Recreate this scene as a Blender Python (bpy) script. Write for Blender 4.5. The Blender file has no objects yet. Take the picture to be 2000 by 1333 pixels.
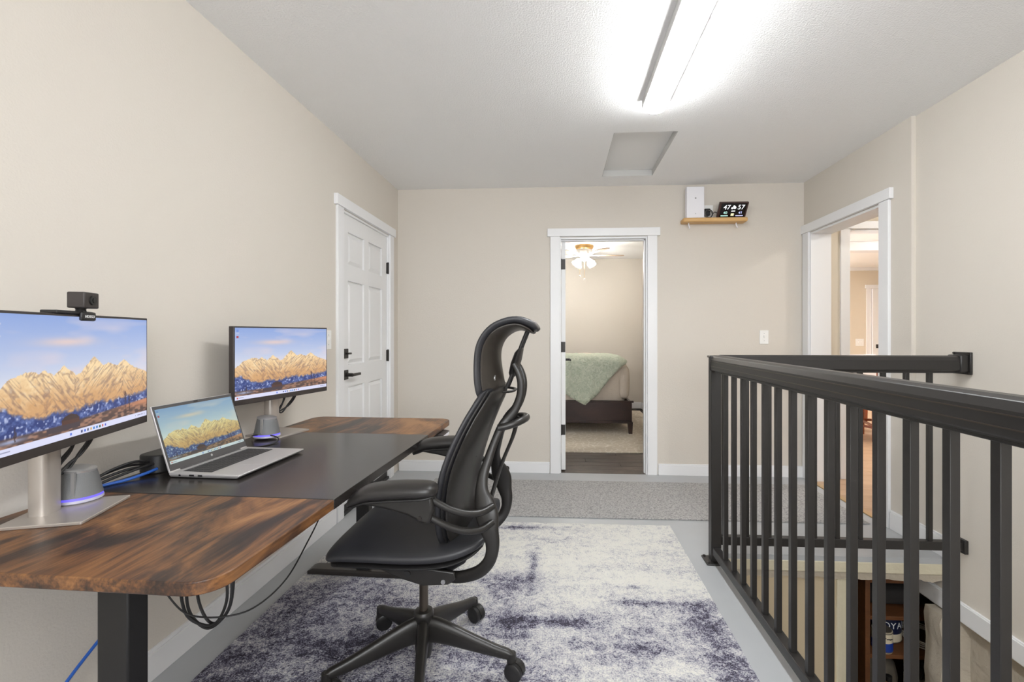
import bpy, math, random
import numpy as np
from mathutils import Vector, Matrix

# ------------------------------------------------------------------ scene, camera, light
sc = bpy.context.scene
col = sc.collection
sc.view_settings.view_transform = 'Standard'
sc.view_settings.look = 'None'
sc.view_settings.gamma = 1.0
sc.view_settings.use_curve_mapping = False
EXPO = 0.16
sc.view_settings.exposure = EXPO

cam_d = bpy.data.cameras.new('camera')
cam = bpy.data.objects.new('camera', cam_d)
col.objects.link(cam)
cam.location = (0, 0, 1.2)
cam.rotation_euler = (math.pi / 2, 0, math.atan(53 / 915))
cam_d.sensor_width = 36.0
cam_d.lens = 915 * 36 / 2000
cam_d.shift_x = -39 / 2000
cam_d.shift_y = -13.5 / 2000
cam_d.clip_start = 0.02
sc.camera = cam

world = bpy.data.worlds.new('world')
sc.world = world
world.use_nodes = True
bg = world.node_tree.nodes['Background']
bg.inputs[0].default_value = (0.95, 0.975, 1.0, 1)
bg.inputs[1].default_value = 10.5

L_TUBE = 56.0       # visible office ceiling lamp plus an added unseen copy
L_FAN = 88.0        # bedroom fan shades
L_FILL = 74.0       # unseen lamps added to brighten hall and living room
SCREEN = 0.95       # displays

# added fill window, unseen behind the photographer: portal guides the daylight sampling
WX0, WX1, WZ0, WZ1, YR = -0.65, 1.95, 0.95, 2.32, -2.2
pd_ = bpy.data.lights.new('fill_window_portal', 'AREA')
pd_.shape = 'RECTANGLE'
pd_.size, pd_.size_y = WX1 - WX0, WZ1 - WZ0
pd_.cycles.is_portal = True
po_ = bpy.data.objects.new('fill_window_portal', pd_)
col.objects.link(po_)
po_.location = ((WX0 + WX1) / 2, YR - 0.14, (WZ0 + WZ1) / 2)
po_.rotation_euler = (math.radians(90), 0, 0)

R = math.radians
rng = random.Random(7)


def lin(r, g, b):
    f = lambda c: ((c / 255 + 0.055) / 1.055) ** 2.4 if c > 10 else c / 255 / 12.92
    return (f(r), f(g), f(b), 1)


# ------------------------------------------------------------------ materials
def base_mat(name):
    m = bpy.data.materials.new(name)
    m.use_nodes = True
    return m, m.node_tree.nodes, m.node_tree.links, m.node_tree.nodes['Principled BSDF']


def tex_coord(nodes, links, scale=(1, 1, 1), kind='Object'):
    tc = nodes.new('ShaderNodeTexCoord')
    mp = nodes.new('ShaderNodeMapping')
    mp.inputs['Scale'].default_value = scale
    links.new(tc.outputs[kind], mp.inputs['Vector'])
    return mp.outputs['Vector']


def noise(nodes, links, vec, scale, detail=2, rough=0.5, dist=0.0):
    n = nodes.new('ShaderNodeTexNoise')
    n.inputs['Scale'].default_value = scale
    n.inputs['Detail'].default_value = detail
    n.inputs['Roughness'].default_value = rough
    n.inputs['Distortion'].default_value = dist
    links.new(vec, n.inputs['Vector'])
    return n.outputs['Fac']


def ramp(nodes, links, fac, stops, interp='LINEAR'):
    r = nodes.new('ShaderNodeValToRGB')
    r.color_ramp.interpolation = interp
    els = r.color_ramp.elements
    while len(els) < len(stops):
        els.new(0.5)
    for e, (p, c) in zip(els, stops):
        e.position = p
        e.color = c
    links.new(fac, r.inputs['Fac'])
    return r.outputs['Color']


def bump(nodes, links, bsdf, height, strength, distance):
    b = nodes.new('ShaderNodeBump')
    b.inputs['Strength'].default_value = strength
    b.inputs['Distance'].default_value = distance
    links.new(height, b.inputs['Height'])
    links.new(b.outputs['Normal'], bsdf.inputs['Normal'])


def mat(name, color, rough=0.5, metal=0.0, bscale=0, bstr=0.2, bdist=0.002, var=0.0, spec=0.5, scale=(1, 1, 1)):
    m, n, l, b = base_mat(name)
    b.inputs['Base Color'].default_value = color
    b.inputs['Roughness'].default_value = rough
    b.inputs['Metallic'].default_value = metal
    b.inputs['Specular IOR Level'].default_value = spec
    v = tex_coord(n, l, scale)
    if bscale:
        h = noise(n, l, v, bscale, 3)
        bump(n, l, b, h, bstr, bdist)
    if var:
        f = noise(n, l, v, 6 if not bscale else max(3, bscale * 0.05), 3)
        c0 = tuple(x * (1 - var) for x in color[:3]) + (1,)
        c1 = tuple(min(1, x * (1 + var)) for x in color[:3]) + (1,)
        l.new(ramp(n, l, f, [(0.3, c0), (0.7, c1)]), b.inputs['Base Color'])
    return m


def emit(name, color, strength):
    m, n, l, b = base_mat(name)
    b.inputs['Base Color'].default_value = (0.8, 0.8, 0.8, 1)
    b.inputs['Emission Color'].default_value = color
    b.inputs['Emission Strength'].default_value = strength
    if strength < 5:
        m.cycles.emission_sampling = 'NONE'
    return m


def rustic_wood(name, stops, lengthwise='Y', rough=0.42):
    m, n, l, b = base_mat(name)
    s = (1.0, 0.36, 1.0) if lengthwise == 'Y' else (0.36, 1.0, 1.0)
    v = tex_coord(n, l, s)
    big = noise(n, l, v, 8.0, 5, 0.62, 0.8)
    s2 = (1.0, 0.05, 1.0) if lengthwise == 'Y' else (0.05, 1.0, 1.0)
    v2 = tex_coord(n, l, s2)
    fine = noise(n, l, v2, 130.0, 3, 0.6, 0.3)
    mx = n.new('ShaderNodeMath')
    mx.operation = 'MULTIPLY_ADD'
    mx.inputs[1].default_value = 0.30
    l.new(fine, mx.inputs[0])
    sub = n.new('ShaderNodeMath')
    sub.operation = 'SUBTRACT'
    sub.inputs[1].default_value = 0.15
    l.new(big, sub.inputs[0])
    l.new(sub.outputs[0], mx.inputs[2])
    l.new(ramp(n, l, mx.outputs[0], stops), b.inputs['Base Color'])
    b.inputs['Roughness'].default_value = rough
    bump(n, l, b, fine, 0.06, 0.001)
    return m


def attr_emit(name, strength):
    m, n, l, b = base_mat(name)
    a = n.new('ShaderNodeAttribute')
    a.attribute_name = 'picture'
    b.inputs['Base Color'].default_value = (0.01, 0.01, 0.012, 1)
    b.inputs['Roughness'].default_value = 0.35
    l.new(a.outputs['Color'], b.inputs['Emission Color'])
    b.inputs['Emission Strength'].default_value = strength
    m.cycles.emission_sampling = 'NONE'
    return m


M = {}
M['wall'] = mat('wall_paint', lin(212, 205, 195), 0.75, bscale=150, bstr=0.30, bdist=0.003)
M['ceiling'] = mat('ceiling_texture', lin(247, 247, 247), 0.85, bscale=130, bstr=0.55, bdist=0.006)
M['hatch'] = mat('hatch_board', lin(242, 242, 241), 0.8, bscale=60, bstr=0.05)
M['hatchframe'] = mat('hatch_frame', lin(206, 206, 204), 0.8, bscale=60, bstr=0.05)
M['trim'] = mat('trim_white', lin(233, 233, 234), 0.38, bscale=30, bstr=0.02)
M['doorwhite'] = mat('door_white', lin(232, 232, 232), 0.42, bscale=40, bstr=0.02)
M['floor'] = mat('floor_grey_paint', lin(174, 176, 178), 0.42, bscale=14, bstr=0.06, bdist=0.003, var=0.05)
M['plaster'] = mat('raw_plaster', lin(206, 198, 174), 0.9, bscale=45, bstr=0.6, bdist=0.006, var=0.08)
M['plaster2'] = mat('raw_plaster_dark', lin(176, 166, 150), 0.9, bscale=30, bstr=0.8, bdist=0.01, var=0.1)
M['stairwall'] = mat('stairwell_paint', lin(196, 180, 152), 0.8, bscale=110, bstr=0.25, bdist=0.003)
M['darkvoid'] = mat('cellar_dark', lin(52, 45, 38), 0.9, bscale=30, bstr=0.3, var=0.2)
M['rail'] = mat('rail_powder_coat', lin(38, 36, 35), 0.36, bscale=400, bstr=0.03, bdist=0.0005)
M['blackmetal'] = mat('black_metal', lin(38, 36, 35), 0.45, bscale=300, bstr=0.03, bdist=0.0005)
M['hardware'] = mat('black_hardware', lin(44, 40, 38), 0.4, 0.3, bscale=200, bstr=0.03)
M['deskmetal'] = mat('desk_black_steel', lin(24, 23, 23), 0.5, bscale=300, bstr=0.04, bdist=0.0005)
M['footmetal'] = mat('desk_foot_steel', lin(48, 44, 42), 0.35, 0.2, bscale=300, bstr=0.03)
M['blackpanel'] = mat('desk_black_panel', lin(38, 34, 32), 0.24, bscale=220, bstr=0.03, bdist=0.001, var=0.05, spec=0.75)
M['blackplastic'] = mat('black_plastic', lin(30, 29, 29), 0.42, bscale=300, bstr=0.04, bdist=0.0005)
M['bezel'] = mat('monitor_bezel', lin(52, 46, 44), 0.45, bscale=300, bstr=0.03, bdist=0.0004)
M['silver'] = mat('silver_stand', lin(182, 175, 168), 0.34, 0.55, bscale=300, bstr=0.02, bdist=0.0004)
M['laptop'] = mat('laptop_silver', lin(196, 193, 192), 0.36, 0.45, bscale=400, bstr=0.02, bdist=0.0003)
M['laptopbezel'] = mat('laptop_bezel', lin(72, 70, 70), 0.5, bscale=300, bstr=0.02)
M['key'] = mat('laptop_keys', lin(56, 55, 56), 0.55, bscale=400, bstr=0.02)
M['grille'] = mat('speaker_grille', lin(112, 113, 114), 0.55, 0.35, bscale=900, bstr=0.6, bdist=0.001)
M['speakercap'] = mat('speaker_cap', lin(170, 170, 171), 0.28, 0.6, bscale=300, bstr=0.01)
M['ring'] = emit('speaker_ring_glow', (0.12, 0.09, 0.95, 1), 0.75)
M['ring'].node_tree.nodes['Principled BSDF'].inputs['Base Color'].default_value = (0.12, 0.1, 0.45, 1)
M['ringwhite'] = mat('speaker_base', lin(178, 176, 192), 0.4, bscale=200, bstr=0.01)
M['cable'] = mat('black_cable', lin(26, 25, 26), 0.5, bscale=200, bstr=0.05)
M['bluecable'] = mat('blue_cable', lin(40, 92, 178), 0.45, bscale=200, bstr=0.05)
M['leather'] = mat('chair_leather', lin(43, 43, 46), 0.46, bscale=260, bstr=0.16, bdist=0.001, var=0.04)
M['armleather'] = mat('arm_pad_leather', lin(38, 36, 35), 0.36, bscale=220, bstr=0.10, bdist=0.001)
M['shell'] = mat('chair_shell', lin(40, 38, 36), 0.33, bscale=300, bstr=0.06, bdist=0.0006)
M['headshell'] = mat('headrest_shell', lin(58, 53, 48), 0.36, bscale=300, bstr=0.06, bdist=0.0006)
M['frame'] = mat('chair_frame', lin(38, 36, 34), 0.36, 0.1, bscale=350, bstr=0.08, bdist=0.0006)
M['chrome'] = mat('gas_lift', lin(92, 84, 76), 0.3, 0.8, bscale=200, bstr=0.01)
M['whiteplastic'] = mat('white_plastic', lin(236, 235, 240), 0.4, bscale=100, bstr=0.01)
M['switch'] = mat('switch_plate', lin(240, 239, 236), 0.38, bscale=100, bstr=0.01)
M['lampbody'] = mat('lamp_housing', lin(226, 226, 226), 0.4, bscale=100, bstr=0.01)
M['tube'] = emit('lamp_diffuser', (0.96, 0.985, 1.0, 1), L_TUBE)
M['filllamp'] = emit('fill_lamp_glass', (1.0, 0.98, 0.96, 1), L_FILL)
M['fanshade'] = emit('fan_shade_glass', (1.0, 0.965, 0.91, 1), L_FAN)
M['fanmetal'] = mat('fan_brass', lin(176, 142, 92), 0.3, 0.7, bscale=80, bstr=0.03)
M['fanwhite'] = mat('fan_white', lin(232, 226, 218), 0.45, bscale=80, bstr=0.02)
M['fanblade'] = mat('fan_blade', lin(200, 174, 152), 0.5, bscale=60, bstr=0.02)
M['bedwood'] = rustic_wood('bed_espresso', [(0.2, lin(30, 20, 18)), (0.8, lin(58, 38, 33))], 'X', 0.35)
M['comforter'] = mat('comforter_beige', lin(196, 184, 170), 0.9, bscale=70, bstr=0.5, bdist=0.006, var=0.08)
M['sheet'] = mat('sheet_white', lin(232, 230, 228), 0.9, bscale=40, bstr=0.2)
M['shelfwood'] = rustic_wood('pine_shelf', [(0.2, lin(196, 150, 92)), (0.8, lin(222, 182, 124))], 'X', 0.45)
M['shelfstore'] = rustic_wood('store_shelf', [(0.2, lin(74, 42, 20)), (0.8, lin(116, 70, 34))], 'X', 0.6)  # wood darkened to stand in for the alcove's missing light
M['redwood'] = rustic_wood('cherry_wood', [(0.2, lin(96, 42, 20)), (0.8, lin(164, 84, 42))], 'Y', 0.35)
M['whitecloth'] = mat('seat_cloth', lin(236, 234, 240), 0.8, bscale=60, bstr=0.1)
M['oak'] = rustic_wood('oak_plank', [(0.15, lin(172, 138, 108)), (0.85, lin(208, 178, 146))], 'X', 0.4)
M['darkplank'] = rustic_wood('dark_plank', [(0.2, lin(40, 33, 30)), (0.5, lin(74, 62, 55)), (0.85, lin(112, 98, 88))], 'X', 0.4)
M['brass'] = mat('threshold_brass', lin(196, 166, 122), 0.35, 0.6, bscale=80, bstr=0.02)
M['warmwall'] = mat('hall_paint', lin(219, 209, 192), 0.75, bscale=130, bstr=0.3, bdist=0.003)
M['outdoor'] = emit('door_glass_daylight', (0.95, 0.98, 1.0, 1), 1.2)
M['text'] = emit('display_white', (0.9, 0.95, 1, 1), 0.8)
M['textgreen'] = emit('display_green', (0.25, 0.85, 0.70, 1), 0.7)
M['textblue'] = emit('display_blue', (0.35, 0.42, 0.95, 1), 0.8)
M['textyellow'] = emit('display_yellow', (0.75, 0.75, 0.25, 1), 0.6)
M['printwhite'] = mat('print_white', lin(235, 235, 235), 0.6, bscale=50, bstr=0.01)
M['printdark'] = mat('print_dark', lin(40, 38, 40), 0.6, bscale=50, bstr=0.01)
M['displaybrown'] = mat('display_case', lin(70, 48, 46), 0.4, bscale=100, bstr=0.02)
M['displayblack'] = mat('display_glass', lin(14, 14, 18), 0.15, bscale=10, bstr=0.0)
M['cannavy'] = mat('can_navy', lin(28, 34, 62), 0.4, bscale=30, bstr=0.02)
M['cancream'] = mat('can_cream', lin(214, 202, 176), 0.5, bscale=30, bstr=0.02)
M['canblue'] = mat('can_blue', lin(28, 62, 150), 0.45, bscale=30, bstr=0.02)
M['canlid'] = mat('can_lid', lin(120, 112, 100), 0.4, 0.5, bscale=30, bstr=0.05)
M['wirecoil'] = mat('coil_white', lin(206, 200, 190), 0.5, bscale=30, bstr=0.02)
M['darkcloth'] = mat('dark_canvas', lin(34, 31, 30), 0.9, bscale=60, bstr=0.3)
M['icons'] = mat('port_dark', lin(20, 20, 22), 0.5, bscale=30, bstr=0.01)

M['deskwood'] = rustic_wood('desk_rustic_brown', [
    (0.36, lin(36, 26, 21)), (0.44, lin(66, 44, 31)), (0.50, lin(98, 65, 39)),
    (0.57, lin(124, 84, 49)), (0.68, lin(150, 107, 66))], 'Y', 0.38)


def pane_mat():
    m = bpy.data.materials.new('fill_window_pane')
    m.use_nodes = True
    n, l = m.node_tree.nodes, m.node_tree.links
    n.remove(n['Principled BSDF'])
    tr_, gl, mx = n.new('ShaderNodeBsdfTransparent'), n.new('ShaderNodeBsdfGlossy'), n.new('ShaderNodeMixShader')
    gl.inputs['Roughness'].default_value = 0.02
    mx.inputs[0].default_value = 0.06
    l.new(tr_.outputs[0], mx.inputs[1])
    l.new(gl.outputs[0], mx.inputs[2])
    l.new(mx.outputs[0], n['Material Output'].inputs['Surface'])
    return m


M['pane'] = pane_mat()


def runner_mat():
    m, n, l, b = base_mat('runner_grey_loop')
    v = tex_coord(n, l)
    f = noise(n, l, v, 260, 3, 0.7)
    g = noise(n, l, v, 90, 3)
    mx = n.new('ShaderNodeMath')
    mx.operation = 'MULTIPLY_ADD'
    mx.inputs[1].default_value = 0.8
    l.new(f, mx.inputs[0])
    l.new(g, mx.inputs[2])
    l.new(ramp(n, l, mx.outputs[0], [(0.70, lin(128, 126, 126)), (1.10, lin(182, 180, 178))]), b.inputs['Base Color'])
    b.inputs['Roughness'].default_value = 0.95
    bump(n, l, b, f, 0.7, 0.004)
    return m


M['runner'] = runner_mat()


def area_rug_mat():
    # abstract cream / grey / navy smears; where the smears and painted desk shade lie comes from the 'band' point attribute
    m, n, l, b = base_mat('rug_abstract')
    v = tex_coord(n, l, (0.55, 1.5, 1.0))
    big = noise(n, l, v, 3.4, 7, 0.68, 0.5)
    v2 = tex_coord(n, l, (1, 1, 1))
    pile = noise(n, l, v2, 190, 1, 0.5)
    med = noise(n, l, v2, 26, 5, 0.75, 0.6)
    a = n.new('ShaderNodeAttribute')
    a.attribute_name = 'band'

    def madd(x, k, y):
        q = n.new('ShaderNodeMath')
        q.operation = 'MULTIPLY_ADD'
        l.new(x, q.inputs[0])
        q.inputs[1].default_value = k
        if isinstance(y, float):
            q.inputs[2].default_value = y
        else:
            l.new(y, q.inputs[2])
        return q.outputs[0]
    t = madd(big, 0.85, -0.425 - 0.55 - 0.375)
    t = madd(a.outputs['Fac'], 1.0, t)
    t = madd(med, 1.1, t)
    t = madd(pile, 0.75, t)
    c = ramp(n, l, t, [(0.14, lin(62, 59, 69)), (0.30, lin(104, 102, 119)), (0.44, lin(164, 163, 173)),
                       (0.60, lin(200, 199, 200)), (0.80, lin(226, 224, 217))])
    l.new(c, b.inputs['Base Color'])
    b.inputs['Roughness'].default_value = 1.0
    b.inputs['Specular IOR Level'].default_value = 0.1
    bump(n, l, b, pile, 0.9, 0.008)
    return m


M['rug'] = area_rug_mat()


def lattice_rug_mat():
    m, n, l, b = base_mat('bedroom_rug_lattice')
    v = tex_coord(n, l)
    vo = n.new('ShaderNodeTexVoronoi')
    vo.feature = 'DISTANCE_TO_EDGE'
    vo.inputs['Scale'].default_value = 13
    l.new(v, vo.inputs['Vector'])
    f = noise(n, l, v, 90, 2)
    mx = n.new('ShaderNodeMath')
    mx.operation = 'MULTIPLY_ADD'
    mx.inputs[1].default_value = 0.06
    l.new(f, mx.inputs[0])
    l.new(vo.outputs['Distance'], mx.inputs[2])
    l.new(ramp(n, l, mx.outputs[0], [(0.03, lin(214, 206, 194)), (0.12, lin(192, 181, 164))]), b.inputs['Base Color'])
    b.inputs['Roughness'].default_value = 0.95
    return m


M['bedrug'] = lattice_rug_mat()


def quilt_mat():
    m, n, l, b = base_mat('throw_sage_quilt')
    v = tex_coord(n, l, (1, 0.7, 1))
    f = noise(n, l, v, 26, 3, 0.6, 1.5)
    l.new(ramp(n, l, f, [(0.35, lin(160, 168, 150)), (0.65, lin(190, 195, 178))]), b.inputs['Base Color'])
    b.inputs['Roughness'].default_value = 0.9
    bump(n, l, b, f, 0.8, 0.012)
    return m


M['throw'] = quilt_mat()


# ------------------------------------------------------------------ mesh helpers
class MB:
    def __init__(self):
        self.v = []
        self.f = []

    def add(self, vs, fs):
        o = len(self.v)
        self.v += [tuple(p) for p in vs]
        self.f += [tuple(i + o for i in f) for f in fs]
        return self

    def box(self, x0, x1, y0, y1, z0, z1, mtx=None):
        vs = [Vector((x, y, z)) for z in (z0, z1) for y in (y0, y1) for x in (x0, x1)]
        if mtx is not None:
            vs = [mtx @ p for p in vs]
        return self.add(vs, [(0, 2, 3, 1), (4, 5, 7, 6), (0, 1, 5, 4), (1, 3, 7, 5), (3, 2, 6, 7), (2, 0, 4, 6)])

    def prism(self, pts, a0, a1, axis='z'):
        """closed polygon (2D) extruded between a0 and a1 along axis"""
        def P(p, a):
            if axis == 'z':
                return (p[0], p[1], a)
            if axis == 'y':
                return (p[0], a, p[1])
            return (a, p[0], p[1])
        k = len(pts)
        vs = [P(p, a0) for p in pts] + [P(p, a1) for p in pts]
        fs = [tuple(range(k))[::-1], tuple(range(k, 2 * k))]
        fs += [(i, (i + 1) % k, k + (i + 1) % k, k + i) for i in range(k)]
        return self.add(vs, fs)

    def loft(self, rings, cap=True, closed=True):
        k = len(rings[0])
        vs = [p for r in rings for p in r]
        fs = []
        for a in range(len(rings) - 1):
            for i in range(k if closed else k - 1):
                j = (i + 1) % k
                fs.append((a * k + i, a * k + j, (a + 1) * k + j, (a + 1) * k + i))
        if cap:
            fs.append(tuple(range(k))[::-1])
            fs.append(tuple(range((len(rings) - 1) * k, len(rings) * k)))
        return self.add(vs, fs)

    def tube(self, path, r, n=8, cap=True):
        pts = [Vector(p) for p in path]
        rs = r if isinstance(r, (list, tuple)) else [r] * len(pts)
        rings = []
        up = None
        for i, p in enumerate(pts):
            t = (pts[min(i + 1, len(pts) - 1)] - pts[max(i - 1, 0)]).normalized()
            if up is None:
                up = Vector((0, 0, 1)) if abs(t.z) < 0.9 else Vector((1, 0, 0))
            a = t.cross(up).normalized()
            b = a.cross(t).normalized()
            up = b
            rings.append([p + (a * math.cos(q) + b * math.sin(q)) * rs[i]
                          for q in [2 * math.pi * k / n for k in range(n)]])
        return self.loft(rings, cap)

    def lathe(self, prof, n=24, c=(0, 0, 0), mtx=None):
        rings = []
        for r, z in prof:
            ring = [Vector((c[0] + r * math.cos(2 * math.pi * k / n), c[1] + r * math.sin(2 * math.pi * k / n), c[2] + z)) for k in range(n)]
            if mtx is not None:
                ring = [mtx @ p for p in ring]
            rings.append(ring)
        return self.loft(rings, True)

    def obj(self, name, material, parent=None, smooth=True, bevel=0.0, seg=2, angle=35, subsurf=0):
        me = bpy.data.meshes.new(name)
        me.from_pydata(self.v, [], self.f)
        me.validate()
        import bmesh
        bm = bmesh.new()
        bm.from_mesh(me)
        bmesh.ops.recalc_face_normals(bm, faces=bm.faces)
        bm.to_mesh(me)
        bm.free()
        if smooth:
            me.polygons.foreach_set('use_smooth', [True] * len(me.polygons))
            if not subsurf:
                me.set_sharp_from_angle(angle=R(angle))
        me.materials.append(material)
        o = bpy.data.objects.new(name, me)
        col.objects.link(o)
        if parent is not None:
            o.parent = parent
        if bevel:
            md = o.modifiers.new('bevel', 'BEVEL')
            md.width = bevel
            md.segments = seg
            md.limit_method = 'ANGLE'
            md.angle_limit = R(40)
        if subsurf:
            md = o.modifiers.new('sub', 'SUBSURF')
            md.levels = subsurf
            md.render_levels = subsurf
        return o


def smooth_path(pts, n=6):
    """Catmull-Rom through points of any dimension"""
    P = [np.array(p, float) for p in pts]
    out = []
    for i in range(len(P) - 1):
        p0 = P[max(i - 1, 0)]
        p1 = P[i]
        p2 = P[i + 1]
        p3 = P[min(i + 2, len(P) - 1)]
        for k in range(n):
            t = k / n
            out.append(0.5 * ((2 * p1) + (-p0 + p2) * t + (2 * p0 - 5 * p1 + 4 * p2 - p3) * t * t + (-p0 + 3 * p1 - 3 * p2 + p3) * t ** 3))
    out.append(P[-1])
    return out


def tag(o, label, cat, group=None, kind=None):
    o['label'] = label
    o['category'] = cat
    if group:
        o['group'] = group
    if kind:
        o['kind'] = kind
    return o


def thing(name, label, cat, loc=(0, 0, 0), rz=0.0, group=None, kind=None):
    o = bpy.data.objects.new(name, None)
    o.empty_display_size = 0.1
    col.objects.link(o)
    o.location = loc
    o.rotation_euler = (0, 0, rz)
    return tag(o, label, cat, group, kind)


def struct(name, mb, material, label, cat, bevel=0.0):
    o = mb.obj(name, material, None, smooth=True, bevel=bevel)
    return tag(o, label, cat, kind='structure')


def share(src, name, parent, loc=None, rot=None):
    o = src.copy()
    o.name = name
    col.objects.link(o)
    o.parent = parent
    if loc is not None:
        o.location = loc
    if rot is not None:
        o.rotation_euler = rot
    return o


def text_obj(name, s, size, material, parent, mtx, align='CENTER', extrude=0.0004, shear=0.0, xs=1.0):
    cu = bpy.data.curves.new(name, 'FONT')
    cu.body = s
    cu.size = size
    cu.align_x = align
    cu.align_y = 'CENTER'
    cu.extrude = extrude
    cu.shear = shear
    tmp = bpy.data.objects.new(name + '_tmp', cu)
    col.objects.link(tmp)
    dg = bpy.context.evaluated_depsgraph_get()
    me = bpy.data.meshes.new_from_object(tmp.evaluated_get(dg))
    bpy.data.objects.remove(tmp)
    bpy.data.curves.remove(cu)
    me.transform(mtx @ Matrix.Diagonal((xs, 1, 1, 1)))
    me.name = name
    me.materials.clear()
    me.materials.append(material)
    o = bpy.data.objects.new(name, me)
    col.objects.link(o)
    o.parent = parent
    return o


# ------------------------------------------------------------------ room shell
XL, XR, XN, YB, ZC = -1.418, 2.047, 2.072, 4.05, 2.47
T = 0.12
SX, SY = 0.855, 2.62    # stair opening: X > SX, Y < SY
LOW = -2.5

m = MB()
m.box(XL - T, SX, YR, YB + T, -0.028, 0.0)
m.box(SX, XR + 0.030, SY, YB + T, -0.028, 0.0)
struct('floor', m, M['floor'], 'grey painted floor of the office around the stair opening', 'floor')

m = MB()
m.box(SX, 2.3, SY - 0.004, SY + 0.3, -0.085, -0.028)
o_lip = struct('trim_1', m, M['plaster'], 'raw cream edge of the landing above the stairwell', 'floor edge', bevel=0.004)
m = MB()
ring = []
xs = np.linspace(SX, 2.06, 60)
m_v, m_f = [], []
for i, x in enumerate(xs):
    jag = -0.125 + 0.006 * math.sin(x * 37) + rng.uniform(-0.004, 0.004)
    m_v += [(x, SY + 0.012, -0.085), (x, SY + 0.012, jag), (x, SY + 0.10, jag), (x, SY + 0.10, -0.085)]
for i in range(59):
    a, b = 4 * i, 4 * (i + 1)
    m_f += [(a, b, b + 1, a + 1), (a + 1, b + 1, b + 2, a + 2), (a + 2, b + 2, b + 3, a + 3), (a + 3, b + 3, b, a)]
m.add(m_v, m_f)
struct('trim_2', m, M['plaster2'], 'ragged grey plaster strip under the landing edge', 'floor edge')

# ceiling with a recessed attic hatch
HX0, HX1, HY0, HY1 = 0.345, 0.745, 2.98, 3.80
m = MB()
m.box(XL - T, HX0, YR - T, YB + T, ZC, ZC + 0.1)
m.box(HX1, XN + T, YR - T, YB + T, ZC, ZC + 0.1)
m.box(HX0, HX1, YR - T, HY0, ZC, ZC + 0.1)
m.box(HX0, HX1, HY1, YB + T, ZC, ZC + 0.1)
struct('ceiling', m, M['ceiling'], 'white textured office ceiling with a recessed hatch', 'ceiling')
hat = MB().box(HX0 - 0.01, HX1 + 0.01, HY0 - 0.01, HY1 + 0.01, ZC + 0.048, ZC + 0.07)
ht_o = hat.obj('attic_hatch', M['hatch'])
q = MB()
q.box(HX0 - 0.001, HX0 + 0.004, HY0, HY1, ZC + 0.001, ZC + 0.047)
q.box(HX1 - 0.004, HX1 + 0.001, HY0, HY1, ZC + 0.001, ZC + 0.047)
q.box(HX0, HX1, HY0 - 0.001, HY0 + 0.004, ZC + 0.001, ZC + 0.047)
q.box(HX0, HX1, HY1 - 0.004, HY1 + 0.001, ZC + 0.001, ZC + 0.047)
q.obj('hatch_frame', M['hatchframe'], ht_o)
tag(ht_o, 'flat white attic hatch panel set into the ceiling beyond the lamp', 'hatch')

# left wall with door opening
DL0, DL1, DLH = 2.975, 3.832, 2.02
m = MB()
m.box(XL - T, XL, YR - T, DL0, 0, ZC)
m.box(XL - T, XL, DL1, YB + T, 0, ZC)
m.box(XL - T, XL, DL0, DL1, DLH, ZC)
struct('wall_left', m, M['wall'], 'long beige textured wall on the left behind the desk', 'wall')
# back wall with bedroom doorway
BX0, BX1, BH = 0.0, 0.757, 2.035
m = MB()
m.box(XL, BX0, YB, YB + T, 0, ZC)
m.box(BX1, XR, YB, YB + T, 0, ZC)
m.box(BX0, BX1, YB, YB + T, BH, ZC)
struct('wall_back', m, M['wall'], 'beige back wall with the bedroom doorway and small shelf', 'wall')
# right wall: far part with hall opening, near part set back a little above the stairs
RY0, RY1, RH = 3.10, 3.955, 2.03
RT = 0.16
m = MB()
m.box(XR, XR + RT, 2.85, RY0, 0, ZC)
m.box(XR, XR + RT, RY1, YB + T, 0, ZC)
m.box(XR, XR + RT, RY0, RY1, RH, ZC)
m.box(XN, XR + RT, YR - T, 2.85, -0.29, ZC)
m.box(XN, XR + RT, 2.85, 3.9, -0.29, -0.028)
struct('wall_right', m, M['wall'], 'beige textured wall on the right above the stairs', 'wall')
m = MB()
m.box(XL - T, WX0, YR - T, YR, LOW, ZC)
m.box(WX1, XN + T, YR - T, YR, LOW, ZC)
m.box(WX0, WX1, YR - T, YR, LOW, WZ0)
m.box(WX0, WX1, YR - T, YR, WZ1, ZC)
struct('wall_rear', m, M['wall'], 'plain beige wall behind the photographer', 'wall')


win = thing('fill_window', 'wide white window added unseen behind the photographer for fill daylight', 'window', kind='structure')  # unseen, added for soft frontal fill
q = MB()
for x0, x1, z0, z1 in ((WX0, WX0 + 0.05, WZ0, WZ1), (WX1 - 0.05, WX1, WZ0, WZ1), (WX0, WX1, WZ0, WZ0 + 0.05), (WX0, WX1, WZ1 - 0.05, WZ1), ((WX0 + WX1) / 2 - 0.025, (WX0 + WX1) / 2 + 0.025, WZ0, WZ1)):
    q.box(x0, x1, YR - 0.09, YR - 0.04, z0, z1)
q.obj('fill_window_frame', M['trim'], win)
for x0, x1 in ((WX0 + 0.05, (WX0 + WX1) / 2 - 0.025), ((WX0 + WX1) / 2 + 0.025, WX1 - 0.05)):
    MB().box(x0, x1, YR - 0.067, YR - 0.063, WZ0 + 0.05, WZ1 - 0.05).obj('pane', M['pane'], win)
MB().box(WX0 - 0.04, WX1 + 0.04, YR - 0.03, YR + 0.03, WZ0 - 0.02, WZ0).obj('fill_window_sill', M['trim'], win, bevel=0.003)


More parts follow.
